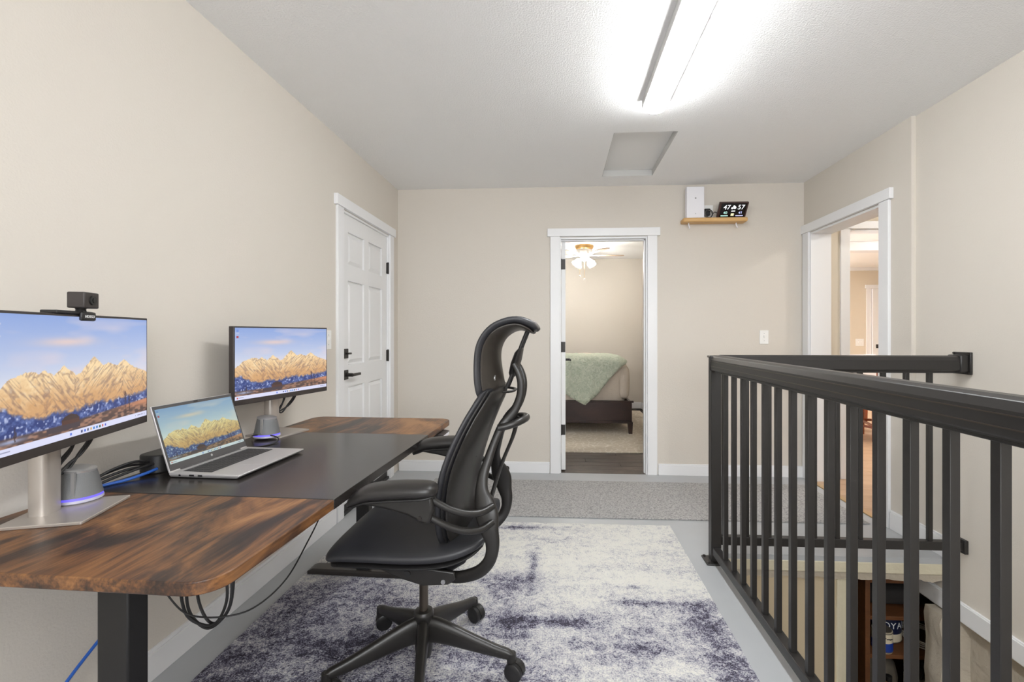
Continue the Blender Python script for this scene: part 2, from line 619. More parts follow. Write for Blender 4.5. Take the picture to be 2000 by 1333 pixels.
def baseboard(name, segs, label, h=0.095, t=0.014, z=0.0):
    """segs: (axis, a0, a1, plane, sign) runs along axis on plane, growing by sign*t"""
    m = MB()
    for ax, a0, a1, p, sg in segs:
        for tt, z0, z1 in ((t, z, z + h - 0.012), (t * 0.7, z + h - 0.012, z + h)):
            lo, hi = sorted((p, p + sg * tt))
            if ax == 'y':
                m.box(lo, hi, a0, a1, z0, z1)
            else:
                m.box(a0, a1, lo, hi, z0, z1)
    return struct(name, m, M['trim'], label, 'baseboard', bevel=0.0015)


baseboard('baseboard_left', [('y', YR, 2.885, XL, 1)], 'white baseboard along the left wall under the desk', h=0.105)
baseboard('baseboard_back', [('x', XL + 0.014, -0.081, YB, -1), ('x', 0.843, XR, YB, -1)],
          'white baseboard along the back wall either side of the bedroom doorway')
baseboard('baseboard_right', [('y', 2.85, 3.01, XR, -1), ('y', SY, 2.85, XN, -1)],
          'short white baseboard between the hall doorway and the stair edge', h=0.115)
m = MB()
m.box(XN - 0.018, XN, YR, 3.4, -0.275, -0.185)
m.box(XN - 0.012, XN, YR, 3.4, -0.185, -0.179)
struct('trim_3', m, M['trim'], 'white skirting board running along the stairwell wall below floor level', 'trim', bevel=0.001)


def casing(name, label, axis, plane, sg, a0, a1, h, w=0.082, head=0.068, over=0.024, t=0.018):
    """door casing: two legs and a flat header on a wall plane"""
    root = thing(name, label, 'door casing', kind='structure')

    def bx(s0, s1, z0, z1, tt, nm):
        lo, hi = sorted((plane, plane + sg * tt))
        q = MB()
        if axis == 'x':
            q.box(s0, s1, lo, hi, z0, z1)
        else:
            q.box(lo, hi, s0, s1, z0, z1)
        q.obj(nm, M['trim'], root, bevel=0.002)
    bx(a0 - w, a0, 0, h, t, 'casing_leg')
    bx(a1, a1 + w, 0, h, t, 'casing_leg')
    bx(a0 - w - over, a1 + w + over, h, h + head, t + 0.008, 'casing_header')
    return root


tr = casing('trim_4', 'white casing around the bedroom doorway in the back wall', 'x', YB, -1, BX0 + 0.006, BX1 - 0.006, BH + 0.004)
m = MB()
m.box(BX0 - 0.0, BX0 + 0.016, YB - 0.001, YB + T, 0, BH)
m.box(BX1 - 0.016, BX1, YB - 0.001, YB + T, 0, BH)
m.box(BX0 + 0.016, BX1 - 0.016, YB - 0.001, YB + T, BH - 0.016, BH)
m.obj('jamb', M['trim'], tr, bevel=0.001)
m = MB()
m.box(BX1 - 0.028, BX1 - 0.016, YB + 0.035, YB + 0.075, 0, BH - 0.016)
m.box(BX0 + 0.016, BX1 - 0.016, YB + 0.035, YB + 0.075, BH - 0.028, BH - 0.016)
m.obj('door_stop', M['trim'], tr, bevel=0.001)
tr = casing('trim_5', 'white casing around the panelled door in the left wall', 'y', XL, 1, DL0 + 0.006, DL1 - 0.006, DLH + 0.004)
m = MB()
m.box(XL - T, XL + 0.001, DL0, DL0 + 0.014, 0, DLH)
m.box(XL - T, XL + 0.001, DL1 - 0.014, DL1, 0, DLH)
m.box(XL - T, XL + 0.001, DL0 + 0.014, DL1 - 0.014, DLH - 0.014, DLH)
m.obj('jamb', M['trim'], tr, bevel=0.001)
MB().box(XL - 0.07, XL + 0.008, DL0 + 0.014, DL1 - 0.014, 0.0, 0.022).obj('threshold', M['blackmetal'], tr, bevel=0.002)
tr = casing('trim_6', 'wide white casing around the hall doorway in the right wall', 'y', XR, -1, RY0 + 0.006, RY1 - 0.004, RH + 0.004, w=0.088)
m = MB()
m.box(XR - 0.001, XR + RT, RY0, RY0 + 0.016, 0, RH)
m.box(XR - 0.001, XR + RT, RY1 - 0.016, RY1, 0, RH)
m.box(XR - 0.001, XR + RT, RY0 + 0.016, RY1 - 0.016, RH - 0.016, RH)
m.obj('jamb', M['trim'], tr, bevel=0.001)
MB().box(XR - 0.012, XR + 0.030, RY0 + 0.016, RY1 - 0.016, 0.0, 0.008).obj('threshold', M['brass'], tr, bevel=0.002)


# ------------------------------------------------------------------ panelled door builder
def panel_door(name, label, w, h, t, layout, glass=None):
    """door in local x (width) / z, front face at y = 0 towards -y, hinge at x = w"""
    d = thing(name, label, 'door', kind='structure')
    m = MB()
    # stiles and rails leave recesses in which the panels sit
    xs_ = sorted({0, w} | {p[0] for p in layout} | {p[1] for p in layout})
    zs_ = sorted({0.0, h} | {p[2] for p in layout} | {p[3] for p in layout})
    m.box(0, w, 0.013, t, 0, h)
    for i in range(len(xs_) - 1):
        for j in range(len(zs_) - 1):
            cx, cz = (xs_[i] + xs_[i + 1]) / 2, (zs_[j] + zs_[j + 1]) / 2
            if not any(p[0] < cx < p[1] and p[2] < cz < p[3] for p in layout):
                m.box(xs_[i], xs_[i + 1], 0, 0.0131, zs_[j], zs_[j + 1])
    m.obj('slab', M['doorwhite'], d)
    for (a, b, c, e) in layout:
        k, g = 0.034, 0.010
        q = MB()
        q.add([(a + g, 0.0131, c + g), (b - g, 0.0131, c + g), (b - g, 0.0131, e - g), (a + g, 0.0131, e - g),
               (a + k, 0.002, c + k), (b - k, 0.002, c + k), (b - k, 0.002, e - k), (a + k, 0.002, e - k)],
              [(4, 5, 6, 7), (0, 1, 5, 4), (1, 2, 6, 5), (2, 3, 7, 6), (3, 0, 4, 7)])
        q.obj('panel', M['doorwhite'], d, smooth=False)
    return d


DW = 0.826
six = [(0.11, 0.375, 1.655, 1.88), (0.455, 0.72, 1.655, 1.88), (0.11, 0.375, 0.98, 1.55), (0.455, 0.72, 0.98, 1.55),
       (0.11, 0.375, 0.20, 0.83), (0.455, 0.72, 0.20, 0.83)]
d1 = panel_door('door_1', 'closed white six-panel door in the left wall with black lever', DW, 2.0, 0.04, six)
d1.location = (XL - 0.012, DL0 + 0.0155, 0.012)
d1.rotation_euler = (0, 0, math.pi / 2)


def lever_set(parent, x, z, sgn=1, y=0.0, out=-1):
    p = MB().box(x - 0.032, x + 0.032, y + out * 0.010, y, z - 0.032, z + 0.032).obj('lever_plate', M['hardware'], parent, bevel=0.002)
    MB().tube([(x, y + out * 0.01, z), (x, y + out * 0.055, z)], 0.012, 14).obj('lever_neck', M['hardware'], p)
    MB().box(x - 0.010 * 1, x + sgn * 0.115, y + out * 0.062, y + out * 0.048, z - 0.009, z + 0.009).obj('lever_handle', M['hardware'], p, bevel=0.003)


lever_set(d1, 0.065, 0.915, 1)
p = MB().box(0.033, 0.097, -0.010, 0, 1.025, 1.089).obj('deadbolt_plate', M['hardware'], d1, bevel=0.002)
MB().box(0.058, 0.110, -0.028, -0.010, 1.051, 1.063).obj('thumb_turn', M['hardware'], p, bevel=0.002)
for z in (0.24, 1.012, 1.735):
    hg = MB().box(DW - 0.012, DW + 0.020, -0.010, 0.002, z - 0.045, z + 0.045)
    hg.tube([(DW + 0.002, -0.010, z - 0.048), (DW + 0.002, -0.010, z + 0.048)], 0.008, 10)
    hg.obj('hinge', M['hardware'], d1, bevel=0.001)
MB().box(0, DW, -0.004, 0, 0.0, 0.05).obj('door_sweep', M['blackmetal'], d1)

# bedroom door standing open into the bedroom
d2 = panel_door('door_2', 'open white bedroom door seen edge on with three black hinges', 0.72, 2.0, 0.036,
                [(0.10, 0.32, 1.60, 1.86), (0.40, 0.62, 1.60, 1.86), (0.10, 0.32, 0.95, 1.5), (0.40, 0.62, 0.95, 1.5),
                 (0.10, 0.32, 0.20, 0.8), (0.40, 0.62, 0.20, 0.8)])
d2.location = (0.020, YB + 0.062, 0.012)
d2.rotation_euler = (0, 0, R(90.0))
# local +y becomes world -X, so shift the slab to the right of the jamb
d2.location.x = 0.020 + 0.036
lever_set(d2, 0.655, 0.93, -1)
for z in (0.35, 1.075, 1.80):
    hg = MB().box(-0.002, 0.0, 0.002, 0.036, z - 0.045, z + 0.045)
    hg.tube([(-0.006, 0.038, z - 0.046), (-0.006, 0.038, z + 0.046)], 0.007, 10)
    hg.obj('hinge', M['hardware'], d2, bevel=0.0005)

# ------------------------------------------------------------------ bedroom
BYF, BXL, BXR, BZ = 7.66, -1.9, 1.335, 2.42
m = MB().box(BXL, BXR, YB + T, 7.66, -0.05, -0.012)
fb = struct('floor_bedroom', m, M['darkvoid'], 'dark wood plank floor of the bedroom', 'floor')
MB().box(BX0 + 0.017, BX1 - 0.017, YB + 0.002, YB + 0.1185, -0.012, 0.0005).obj('plank', M['darkplank'], fb, bevel=0.002, seg=1)
for row in range(1, 9):
    y = YB + 0.063 + row * 0.1215
    cuts = [BXL, -0.9 + 0.25 * (row % 3), 0.25 + 0.31 * ((row * 2) % 3), BXR]
    for x0, x1 in zip(cuts, cuts[1:]):
        MB().box(x0 + 0.001, x1 - 0.001, y - 0.060, y + 0.060, -0.012, 0.0).obj('plank', M['darkplank'], fb, bevel=0.002, seg=1)
m = MB().box(BXL - T, BXR + T, BYF, BYF + T, -0.05, BZ)
struct('wall_bedroom_far', m, M['wall'], 'beige far wall of the bedroom behind the bed', 'wall')
m = MB().box(BXR, BXR + T, YB + T, BYF, -0.05, BZ)
struct('wall_bedroom_right', m, M['wall'], 'beige right wall of the bedroom seen through its doorway', 'wall')
m = MB().box(BXL - T, BXL, YB + T, BYF, -0.05, BZ)
struct('wall_bedroom_left', m, M['wall'], 'beige left wall of the bedroom', 'wall')
m = MB().box(BXL - T, BXR + T, YB + T, BYF + T, BZ, BZ + 0.1)
struct('ceiling_bedroom', m, M['ceiling'], 'white bedroom ceiling above the fan', 'ceiling')
baseboard('baseboard_bedroom', [('x', BXL, BXR, BYF, -1), ('y', YB + T, BYF, BXR, -1)], 'white baseboard around the bedroom corner', h=0.10)
m = MB().box(-1.4, 1.25, 4.75, 7.35, 0.001, 0.012)
tag(m.obj('bedroom_rug', M['bedrug'], bevel=0.003), 'cream lattice-pattern rug under the bed', 'rug')

bed = thing('bed', 'dark wood bed with beige bedding seen through the doorway', 'bed', (0, 0, 0.012))
MB().box(-1.25, 0.865, 5.63, 5.665, 0.135, 0.385).obj('side_rail', M['bedwood'], bed, bevel=0.004)
MB().box(-1.25, 0.885, 5.622, 5.672, 0.372, 0.392).obj('rail_cap', M['bedwood'], bed, bevel=0.004)
MB().box(-1.25, 0.865, 5.616, 5.632, 0.125, 0.155).obj('rail_molding', M['bedwood'], bed, bevel=0.004)
MB().box(-1.25, 0.865, 7.15, 7.185, 0.135, 0.385).obj('side_rail', M['bedwood'], bed, bevel=0.004)
MB().box(0.83, 0.865, 5.665, 7.15, 0.135, 0.385).obj('foot_rail', M['bedwood'], bed, bevel=0.004)
for y in (5.622, 7.13):
    MB().loft([[(0.815, y, 0.14), (0.875, y, 0.14), (0.875, y + 0.06, 0.14), (0.815, y + 0.06, 0.14)],
               [(0.828, y + 0.004, 0.0), (0.870, y + 0.004, 0.0), (0.870, y + 0.05, 0.0), (0.828, y + 0.05, 0.0)]]).obj('leg', M['bedwood'], bed)
for dx in (0.0,):
    for z in (0.22, 0.28):
        MB().tube([(0.775, 5.63, z), (0.775, 5.625, z)], 0.009, 8).obj('bolt', M['hardware'], bed)


def pillowy_box(x0, x1, y0, y1, z0, z1, rad, nx=28, ny=20, nz=9, wob=0.0, seed=1):
    """box with rounded edges, each face a grid; wobble gives folds"""
    r2 = np.random.RandomState(seed)
    ph = r2.rand(6) * 6
    c = np.array([(x0 + x1) / 2, (y0 + y1) / 2, (z0 + z1) / 2])
    hs = np.array([(x1 - x0) / 2, (y1 - y0) / 2, (z1 - z0) / 2])
    verts, faces, idx = [], [], {}

    def vert(p):
        key = tuple(np.round(p, 5))
        if key in idx:
            return idx[key]
        q = np.array(p)
        inner = np.clip(q, -(hs - rad), hs - rad)
        d = q - inner
        nrm = np.linalg.norm(d)
        if nrm > 1e-9:
            q = inner + d / nrm * rad * (np.max(np.abs(d)) / rad)
        w = q + c
        if wob and nrm > 1e-9:
            s = math.sin(w[0] * 13 + ph[0]) * math.sin(w[2] * 9 + ph[1] + w[0] * 3) + math.sin(w[1] * 11 + ph[2] + w[0] * 5)
            w = w + d / nrm * wob * s
        idx[key] = len(verts)
        verts.append(tuple(w))
        return idx[key]
    ns = (nx, ny, nz)
    for ax in range(3):
        a, b = [i for i in range(3) if i != ax]
        for sgn in (-1, 1):
            for i in range(ns[a]):
                for j in range(ns[b]):
                    quad = []
                    for di, dj in ((0, 0), (1, 0), (1, 1), (0, 1)):
                        p = np.zeros(3)
                        p[ax] = sgn * hs[ax]
                        p[a] = -hs[a] + 2 * hs[a] * (i + di) / ns[a]
                        p[b] = -hs[b] + 2 * hs[b] * (j + dj) / ns[b]
                        quad.append(vert(p))
                    if len(set(quad)) == 4:
                        faces.append(tuple(quad))
    return MB().add(verts, faces)


pillowy_box(-1.24, 0.815, 5.675, 7.13, 0.30, 0.905, 0.13, 40, 26, 12, 0.010, 3).obj('comforter', M['comforter'], bed, angle=80)
pillowy_box(0.70, 0.835, 5.70, 7.10, 0.40, 0.80, 0.05, 6, 20, 10, 0.012, 9).obj('comforter_fold', M['comforter'], bed, angle=80)
pillowy_box(-1.2, -0.62, 5.85, 6.95, 0.87, 1.01, 0.06, 14, 20, 5, 0.01, 5).obj('pillow', M['sheet'], bed, angle=80)

# sage throw over the near foot corner
path = smooth_path([(6.75, 0.925), (6.2, 0.932), (5.85, 0.928), (5.72, 0.90), (5.665, 0.83), (5.645, 0.72), (5.638, 0.55), (5.634, 0.34)], 7)
vs, fs = [], []
NX = 36
s_all = [0.0]
for a, b in zip(path, path[1:]):
    s_all.append(s_all[-1] + float(np.linalg.norm(b - a)))
S = s_all[-1]
sx = lambda x: np.interp(x, [-0.25, 0.08, 0.306, 0.45, 0.60, 0.76, 0.82], [0.60, 0.475, 0.345, 0.47, 0.66, 0.83, 0.90])
NV = 30
for i in range(NX + 1):
    x = -0.25 + 1.07 * i / NX
    zend = float(sx(x))
    send = float(np.interp(-zend, [-p[1] for p in path[12:]], s_all[12:]))
    for j in range(NV + 1):
        s = send * j / NV
        y = float(np.interp(s, s_all, [p[0] for p in path]))
        z = float(np.interp(s, s_all, [p[1] for p in path]))
        w = 0.008 * math.sin(x * 21 + s * 2) + 0.006 * math.sin(x * 43 + s * 5)
        wr = max(0, (x - 0.70)) ** 2 * -3.0
        vs.append((x, y - abs(w) * (1 if z < 0.9 else 0.2) - 0.018, z + abs(w) * 0.6 + (wr if z > 0.8 else 0)))
for i in range(NX):
    for j in range(NV):
        a = i * (NV + 1) + j
        fs.append((a, a + 1, a + NV + 2, a + NV + 1))
ob = MB().add(vs, fs).obj('throw_blanket', M['throw'], angle=80)
md = ob.modifiers.new('solid', 'SOLIDIFY')
md.thickness = 0.012
md.offset = -1
tag(ob, 'sage green quilted throw draped over the near corner of the bed', 'blanket')

# ceiling fan with lit shades
FX, FY = 0.345, 6.48
fan = thing('ceiling_fan', 'white ceiling fan with lit glass shades and brass collar in the bedroom', 'ceiling fan', (FX, FY, BZ))
MB().lathe([(0.128, 0.0), (0.130, -0.020), (0.118, -0.045), (0.105, -0.058)], 32).obj('collar', M['fanmetal'], fan)
MB().lathe([(0.100, -0.052), (0.112, -0.085), (0.108, -0.125), (0.075, -0.150), (0.05, -0.158)], 32).obj('motor_housing', M['fanwhite'], fan)
MB().lathe([(0.045, -0.155), (0.052, -0.175), (0.045, -0.205), (0.02, -0.215)], 24).obj('light_kit', M['fanwhite'], fan)
bl = None
for kk in range(5):
    a = R(8 + 72 * kk)
    ca, sa = math.cos(a), math.sin(a)
    outl = [(0.17, -0.045), (0.22, -0.058), (0.50, -0.068), (0.545, -0.055), (0.565, 0.0), (0.545, 0.055), (0.50, 0.068), (0.22, 0.058), (0.17, 0.045)]
    if bl is None:
        bl = MB().prism(outl, -0.133, -0.127).obj('blade', M['fanblade'], fan)
        ir = MB().prism([(0.06, -0.015), (0.15, -0.012), (0.21, -0.035), (0.21, 0.035), (0.15, 0.012), (0.06, 0.015)], -0.140, -0.133).obj('blade_iron', M['fanwhite'], fan)
    b2 = bl if kk == 0 else share(bl, 'blade', fan)
    i2 = ir if kk == 0 else share(ir, 'blade_iron', fan)
    b2.rotation_euler = (R(6), 0, a)
    i2.rotation_euler = (0, 0, a)
sh = None
for kk in range(4):
    a = R(35 + 90 * kk)
    prof = [(0.020, 0.0), (0.030, -0.025), (0.042, -0.055), (0.056, -0.082), (0.052, -0.084), (0.038, -0.055), (0.024, -0.025)]
    if sh is None:
        sh = MB().lathe(prof, 20).obj('glass_shade', M['fanshade'], fan)
        ar = MB().tube(smooth_path([(0.03, 0, -0.19), (0.075, 0, -0.185), (0.095, 0, -0.205)], 4), 0.009, 8).obj('lamp_arm', M['fanwhite'], fan)
    s2 = sh if kk == 0 else share(sh, 'glass_shade', fan)
    a2 = ar if kk == 0 else share(ar, 'lamp_arm', fan)
    s2.location = (0.095 * math.cos(a), 0.095 * math.sin(a), -0.20)
    s2.rotation_euler = (0, R(-38), a)
    a2.rotation_euler = (0, 0, a)
for (x, y, z1) in ((-0.06, -0.03, -0.42), (0.0, -0.05, -0.47)):
    c = MB().tube([(x, y, -0.20), (x, y, z1)], 0.0025, 6).obj('pull_chain', M['fanmetal'], fan)
    MB().lathe([(0.003, 0.012), (0.009, 0.004), (0.009, -0.006), (0.003, -0.014)], 10, (x, y, z1)).obj('chain_knob', M['fanwhite'], c)

# ------------------------------------------------------------------ hall and living room beyond the right doorway
HXR = 3.9
m = MB()
m.box(XR + RT, 2.325, 4.03, 4.15, 0, 2.42)
m.box(3.25, HXR, 4.03, 4.15, 0, 2.42)
m.box(2.325, 3.25, 4.03, 4.15, 2.07, 2.42)
struct('wall_hall_far', m, M['warmwall'], 'warm beige hall wall with a cased opening beyond the right doorway', 'wall')
m = MB().box(HXR, HXR + T, 2.5, 4.03, 0, 2.42)
struct('wall_hall_right', m, M['warmwall'], 'warm beige wall on the right of the hall', 'wall')
m = MB().box(XR + RT, HXR, 2.5, 2.62, 0, 2.42)
struct('wall_hall_near', m, M['warmwall'], 'warm beige near wall of the hall', 'wall')
m = MB().box(XR + RT, HXR + T, 2.5, 4.15, 2.42, 2.5)
struct('ceiling_hall', m, M['ceiling'], 'white hall ceiling', 'ceiling')
tr = casing('trim_7', 'white casing of the opening from hall to living room', 'x', 4.03, -1, 2.399, 3.18, 2.07, w=0.074, head=0.06, over=0.0)
m = MB()
m.box(2.385, 2.399, 4.03, 4.15, 0, 2.07)
m.box(3.18, 3.194, 4.03, 4.15, 0, 2.07)
m.box(2.399, 3.18, 4.03, 4.15, 2.056, 2.07)
m.obj('jamb', M['trim'], tr)
baseboard('baseboard_hall', [('x', XR + RT, 2.32, 4.03, -1)], 'short white baseboard at the end of the hall wall')
LX1, LY1 = 7.6, 8.9
m = MB()
m.box(1.5, LX1, LY1, LY1 + T, 0, 2.42)
struct('wall_living_far', m, M['warmwall'], 'warm beige far wall of the living room with the front door', 'wall')
m = MB().box(LX1, LX1 + T, 4.15, LY1, 0, 2.42)
struct('wall_living_right', m, M['warmwall'], 'warm beige right wall of the living room', 'wall')
m = MB().box(1.5, 1.62, 4.2, LY1, 0, 2.42)
struct('wall_living_left', m, M['warmwall'], 'warm beige left wall of the living room', 'wall')
m = MB().box(HXR, LX1, 4.03, 4.15, 0, 2.42)
struct('wall_living_near', m, M['warmwall'], 'warm beige near wall of the living room', 'wall')
m = MB().box(1.5, LX1 + T, 4.15, LY1 + T, 2.42, 2.5)
struct('ceiling_living', m, M['ceiling'], 'white living room ceiling', 'ceiling')
m = MB()
m.box(1.62, LX1, LY1 - 0.03, LY1, 2.36, 2.42)
struct('trim_8', m, M['trim'], 'white crown moulding along the far living room wall', 'trim')
m = MB()
m.box(2.2, LX1, 6.4, 6.6, 2.30, 2.42)
struct('trim_9', m, M['trim'], 'white boxed beam across the living room ceiling', 'beam', bevel=0.004)
m = MB().box(XR + 0.03, LX1, 2.6, LY1, -0.05, -0.012)
fl = struct('floor_living', m, M['oak'], 'light oak plank floor of the hall and living room', 'floor')
for r_ in range(22):
    y = 3.05 + r_ * 0.127
    x0 = XR + 0.031 if r_ < 8 else 2.25
    cuts = [x0, x0 + 0.45 + 0.33 * (r_ % 3), x0 + 1.65 + 0.33 * ((r_ + 1) % 3), 5.2]
    for xa, xb in zip(cuts, cuts[1:]):
        MB().box(xa + 0.0008, xb - 0.0008, y - 0.0625, y + 0.0625, -0.012, 0.0).obj('plank', M['oak'], fl, bevel=0.0015, seg=1)

d3 = panel_door('door_3', 'pale front door with small bright panes at the far end of the living room', 0.9, 2.02, 0.04,
                [(0.12, 0.40, 0.25, 0.85), (0.50, 0.78, 0.25, 0.85)])
d3.location = (5.69, LY1 - 0.05, 0.005)
for k in range(2):
    for j in range(2):
        x0 = 0.15 + 0.31 * j
        z0 = 1.45 + 0.125 * k
        w_ = MB()
        w_.box(x0, x0 + 0.29, -0.004, 0.0, z0, z0 + 0.115)
        w_.obj('pane', M['outdoor'], d3)
MB().box(0.05, 0.11, -0.012, 0, 0.94, 1.01).obj('lock', M['hardware'], d3, bevel=0.002)
casing('trim_10', 'white casing around the front door', 'x', LY1, -1, 5.685, 6.60, 2.03)


def switch_plate(name, label, loc, rz, gangs=1, w=0.072, h=0.115):
    s = thing(name, label, 'light switch', loc, rz)
    ww = w + (gangs - 1) * 0.046
    MB().box(-ww / 2, ww / 2, -0.006, 0.0, -h / 2, h / 2).obj('plate', M['switch'], s, bevel=0.002)
    for g in range(gangs):
        x = (g - (gangs - 1) / 2) * 0.046
        MB().box(x - 0.005, x + 0.005, -0.018, -0.005, -0.004, 0.016).obj('toggle', M['switch'], s, bevel=0.001)
        for zz in (-0.03, 0.03):
            MB().tube([(x, -0.0055, zz), (x, -0.0075, zz)], 0.003, 8).obj('screw', M['speakercap'], s)
    return s


switch_plate('light_switch', 'single white toggle switch on the back wall above the railing', (1.721, YB, 1.174), 0)
switch_plate('light_switch', 'double white toggle switch on the left wall beside the panelled door', (XL, 2.775, 1.165), R(90), 2)
switch_plate('light_switch', 'white double switch on the far living room wall beside the front door', (5.487, LY1, 1.05), 0, 2, 0.10, 0.13)


def dining_chair(label, loc, rz):
    c = thing('dining_chair', label, 'chair', loc, rz, 'white-seated dining chairs in the living room')
    for x in (-0.2, 0.2):
        MB().tube([(x, 0.2, 0.0), (x, 0.2, 0.46), (x * 0.98, 0.24, 0.96)], [0.016, 0.02, 0.016], 8).obj('rear_leg', M['redwood'], c)
        MB().tube([(x, -0.2, 0.0), (x, -0.2, 0.45)], [0.015, 0.02], 8).obj('front_leg', M['redwood'], c)
    MB().box(-0.22, 0.22, -0.22, 0.22, 0.40, 0.455).obj('seat_frame', M['redwood'], c, bevel=0.006)
    MB().box(-0.215, 0.215, -0.22, 0.2, 0.455, 0.485).obj('seat_cushion', M['whitecloth'], c, bevel=0.012)
    for z in (0.16, 0.30):
        MB().box(-0.19, 0.19, -0.208, -0.192, z, z + 0.028).obj('stretcher', M['redwood'], c, bevel=0.003)
    for x in (-0.2, 0.2):
        MB().box(x - 0.009, x + 0.009, -0.19, 0.19, 0.145, 0.172).obj('stretcher', M['redwood'], c, bevel=0.003)
    bk = MB().box(-0.185, 0.185, 0.222, 0.25, 0.62, 0.975)
    bk.obj('backrest', M['whitecloth'], c, bevel=0.01)
    return c


dining_chair('left of two white-backed dining chairs beyond the hall', (3.24, 5.55, 0.0), R(196))
dining_chair('right of two white-backed dining chairs beyond the hall', (3.78, 5.60, 0.0), R(164))
t = thing('dining_table', 'cherry wood dining table edge beyond the hall opening', 'table', (3.5, 6.25, 0.0))
MB().box(-0.75, 0.75, -0.45, 0.45, 0.71, 0.745).obj('tabletop', M['redwood'], t, bevel=0.006)
for x in (-0.66, 0.66):
    for y in (-0.37, 0.37):
        MB().tube([(x, y, 0), (x, y, 0.71)], [0.022, 0.034], 10).obj('leg', M['redwood'], t)
MB().box(-0.62, 0.62, -0.35, 0.35, 0.62, 0.71).obj('apron', M['redwood'], t)


def fill_dome(label, loc, r=0.17):  # added lamps, out of view, that brighten hall and living room
    d = thing('fill_lamp', label, 'fill lamp', loc)
    MB().lathe([(r + 0.02, 0.0), (r + 0.02, -0.025), (r, -0.028)], 28).obj('lamp_base', M['fanmetal'], d)
    MB().lathe([(r, -0.026), (r * 0.93, -0.06), (r * 0.6, -0.09), (0.01, -0.105)], 28).obj('lamp_glass', M['filllamp'], d)


fill_dome('unseen dome lamp added on the hall ceiling to brighten the hall', (3.15, 3.1, 2.42), 0.11)
fill_dome('unseen dome lamp added near the dining table to brighten the living room', (4.9, 5.3, 2.42), 0.27)
fill_dome('unseen dome lamp added near the far wall to brighten the living room', (3.1, 8.0, 2.42), 0.27)

# ------------------------------------------------------------------ stairwell
m = MB().box(SX - T, SX, YR, SY, LOW, -0.028)
struct('wall_stair_left', m, M['stairwall'], 'beige stairwell side wall under the near railing', 'wall')
m = MB()
m.box(SX - T, 1.52, SY + 0.05, SY + 0.15, LOW, -0.085)
struct('wall_stair_far', m, M['stairwall'], 'beige stairwell wall below the landing', 'wall')
m = MB()
m.box(1.520, 1.545, SY + 0.035, SY + 0.16, LOW, -0.10)
m.box(1.590, 1.602, SY + 0.040, SY + 0.16, LOW, -0.10)
m.box(1.545, 1.590, SY + 0.050, SY + 0.16, LOW, -0.10)
struct('trim_11', m, M['plaster'], 'cream door trim at the edge of the storage alcove below', 'trim', bevel=0.002)
# rough lower wall and its broken end
m = MB()
m.box(XN + 0.03, XR + RT, YR, 2.56, LOW, -0.29)
struct('wall_stair_right', m, M['plaster2'], 'rough grey plaster wall of the stairwell below the skirting', 'wall')
mv, mf = [], []
NZ = 50
for i in range(NZ + 1):
    z = -0.285 - (2.2 * i / NZ)
    j = 0.010 * math.sin(z * 23) + rng.uniform(-0.006, 0.006)
    mv += [(2.010 + j, 2.585, z), (2.010 + j * 0.5, 2.70, z), (XN + 0.06, 2.70, z), (XN + 0.06, 2.50, z), (XN + 0.02 + j * 0.4, 2.53, z)]
for i in range(NZ):
    a, b = 5 * i, 5 * i + 5
    mf += [(a + q, a + (q + 1) % 5, b + (q + 1) % 5, b + q) for q in range(5)]
mf += [(0, 1, 2, 3, 4), tuple(5 * NZ + q for q in (4, 3, 2, 1, 0))]
struct('wall_stair_corner', MB().add(mv, mf), M['plaster2'], 'rough broken plaster corner beside the storage shelves', 'wall')
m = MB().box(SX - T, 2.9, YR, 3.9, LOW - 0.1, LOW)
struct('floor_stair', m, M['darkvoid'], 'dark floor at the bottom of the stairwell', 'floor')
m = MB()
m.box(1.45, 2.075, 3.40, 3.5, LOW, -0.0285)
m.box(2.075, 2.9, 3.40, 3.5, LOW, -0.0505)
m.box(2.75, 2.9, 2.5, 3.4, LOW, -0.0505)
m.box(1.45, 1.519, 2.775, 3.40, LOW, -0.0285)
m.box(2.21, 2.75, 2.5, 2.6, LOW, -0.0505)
struct('wall_alcove', m, M['darkvoid'], 'dark back wall of the storage alcove', 'wall')  # the alcove's unlit darkness is put into the wall colour

unit = thing('storage_shelves', 'wooden storage shelves in the dark alcove below the landing', 'shelf', (0, 0, LOW))
MB().box(1.758, 1.785, 2.80, 3.30, 0, 2.37).obj('side_panel', M['shelfstore'], unit, bevel=0.002)
MB().box(2.45, 2.47, 2.80, 3.30, 0, 2.37).obj('side_panel', M['shelfstore'], unit, bevel=0.002)
MB().box(1.785, 2.45, 3.29, 3.30, 0, 2.37).obj('back_panel', M['shelfstore'], unit)
SHZ = [-0.208, -0.42, -0.642, -0.985, -1.4, -1.8]
for z in SHZ:
    MB().box(1.785, 2.45, 2.80, 3.29, z - 0.022 - LOW, z - LOW).obj('shelf_board', M['shelfstore'], unit, bevel=0.002)


def can(name, label, x, y, z, r, h, body, lid=True, cat='can', group=None):
    c = thing(name, label, cat, (x, y, z), 0, group)
    MB().lathe([(r * 0.97, 0), (r, 0.004), (r, h - 0.006), (r * 0.97, h)], 28).obj('can_body', body, c)
    MB().lathe([(r * 0.90, h - 0.002), (r * 0.90, h + 0.004), (r * 0.4, h + 0.003)], 28).obj('can_lid', M['canlid'], c)
    for zz in (0.004, h - 0.008):
        MB().lathe([(r, zz), (r * 1.02, zz + 0.003), (r, zz + 0.006)], 28).obj('rim', M['canlid'], c)
    return c


c = can('paint_can', 'dark blue paint can with pale lettering on the storage shelf', 1.985, 2.99, -0.642, 0.088, 0.19, M['cannavy'])
m = MB().lathe([(0.0885, 0.005), (0.0885, 0.055)], 28)
m.obj('label_band', M['cancream'], c)
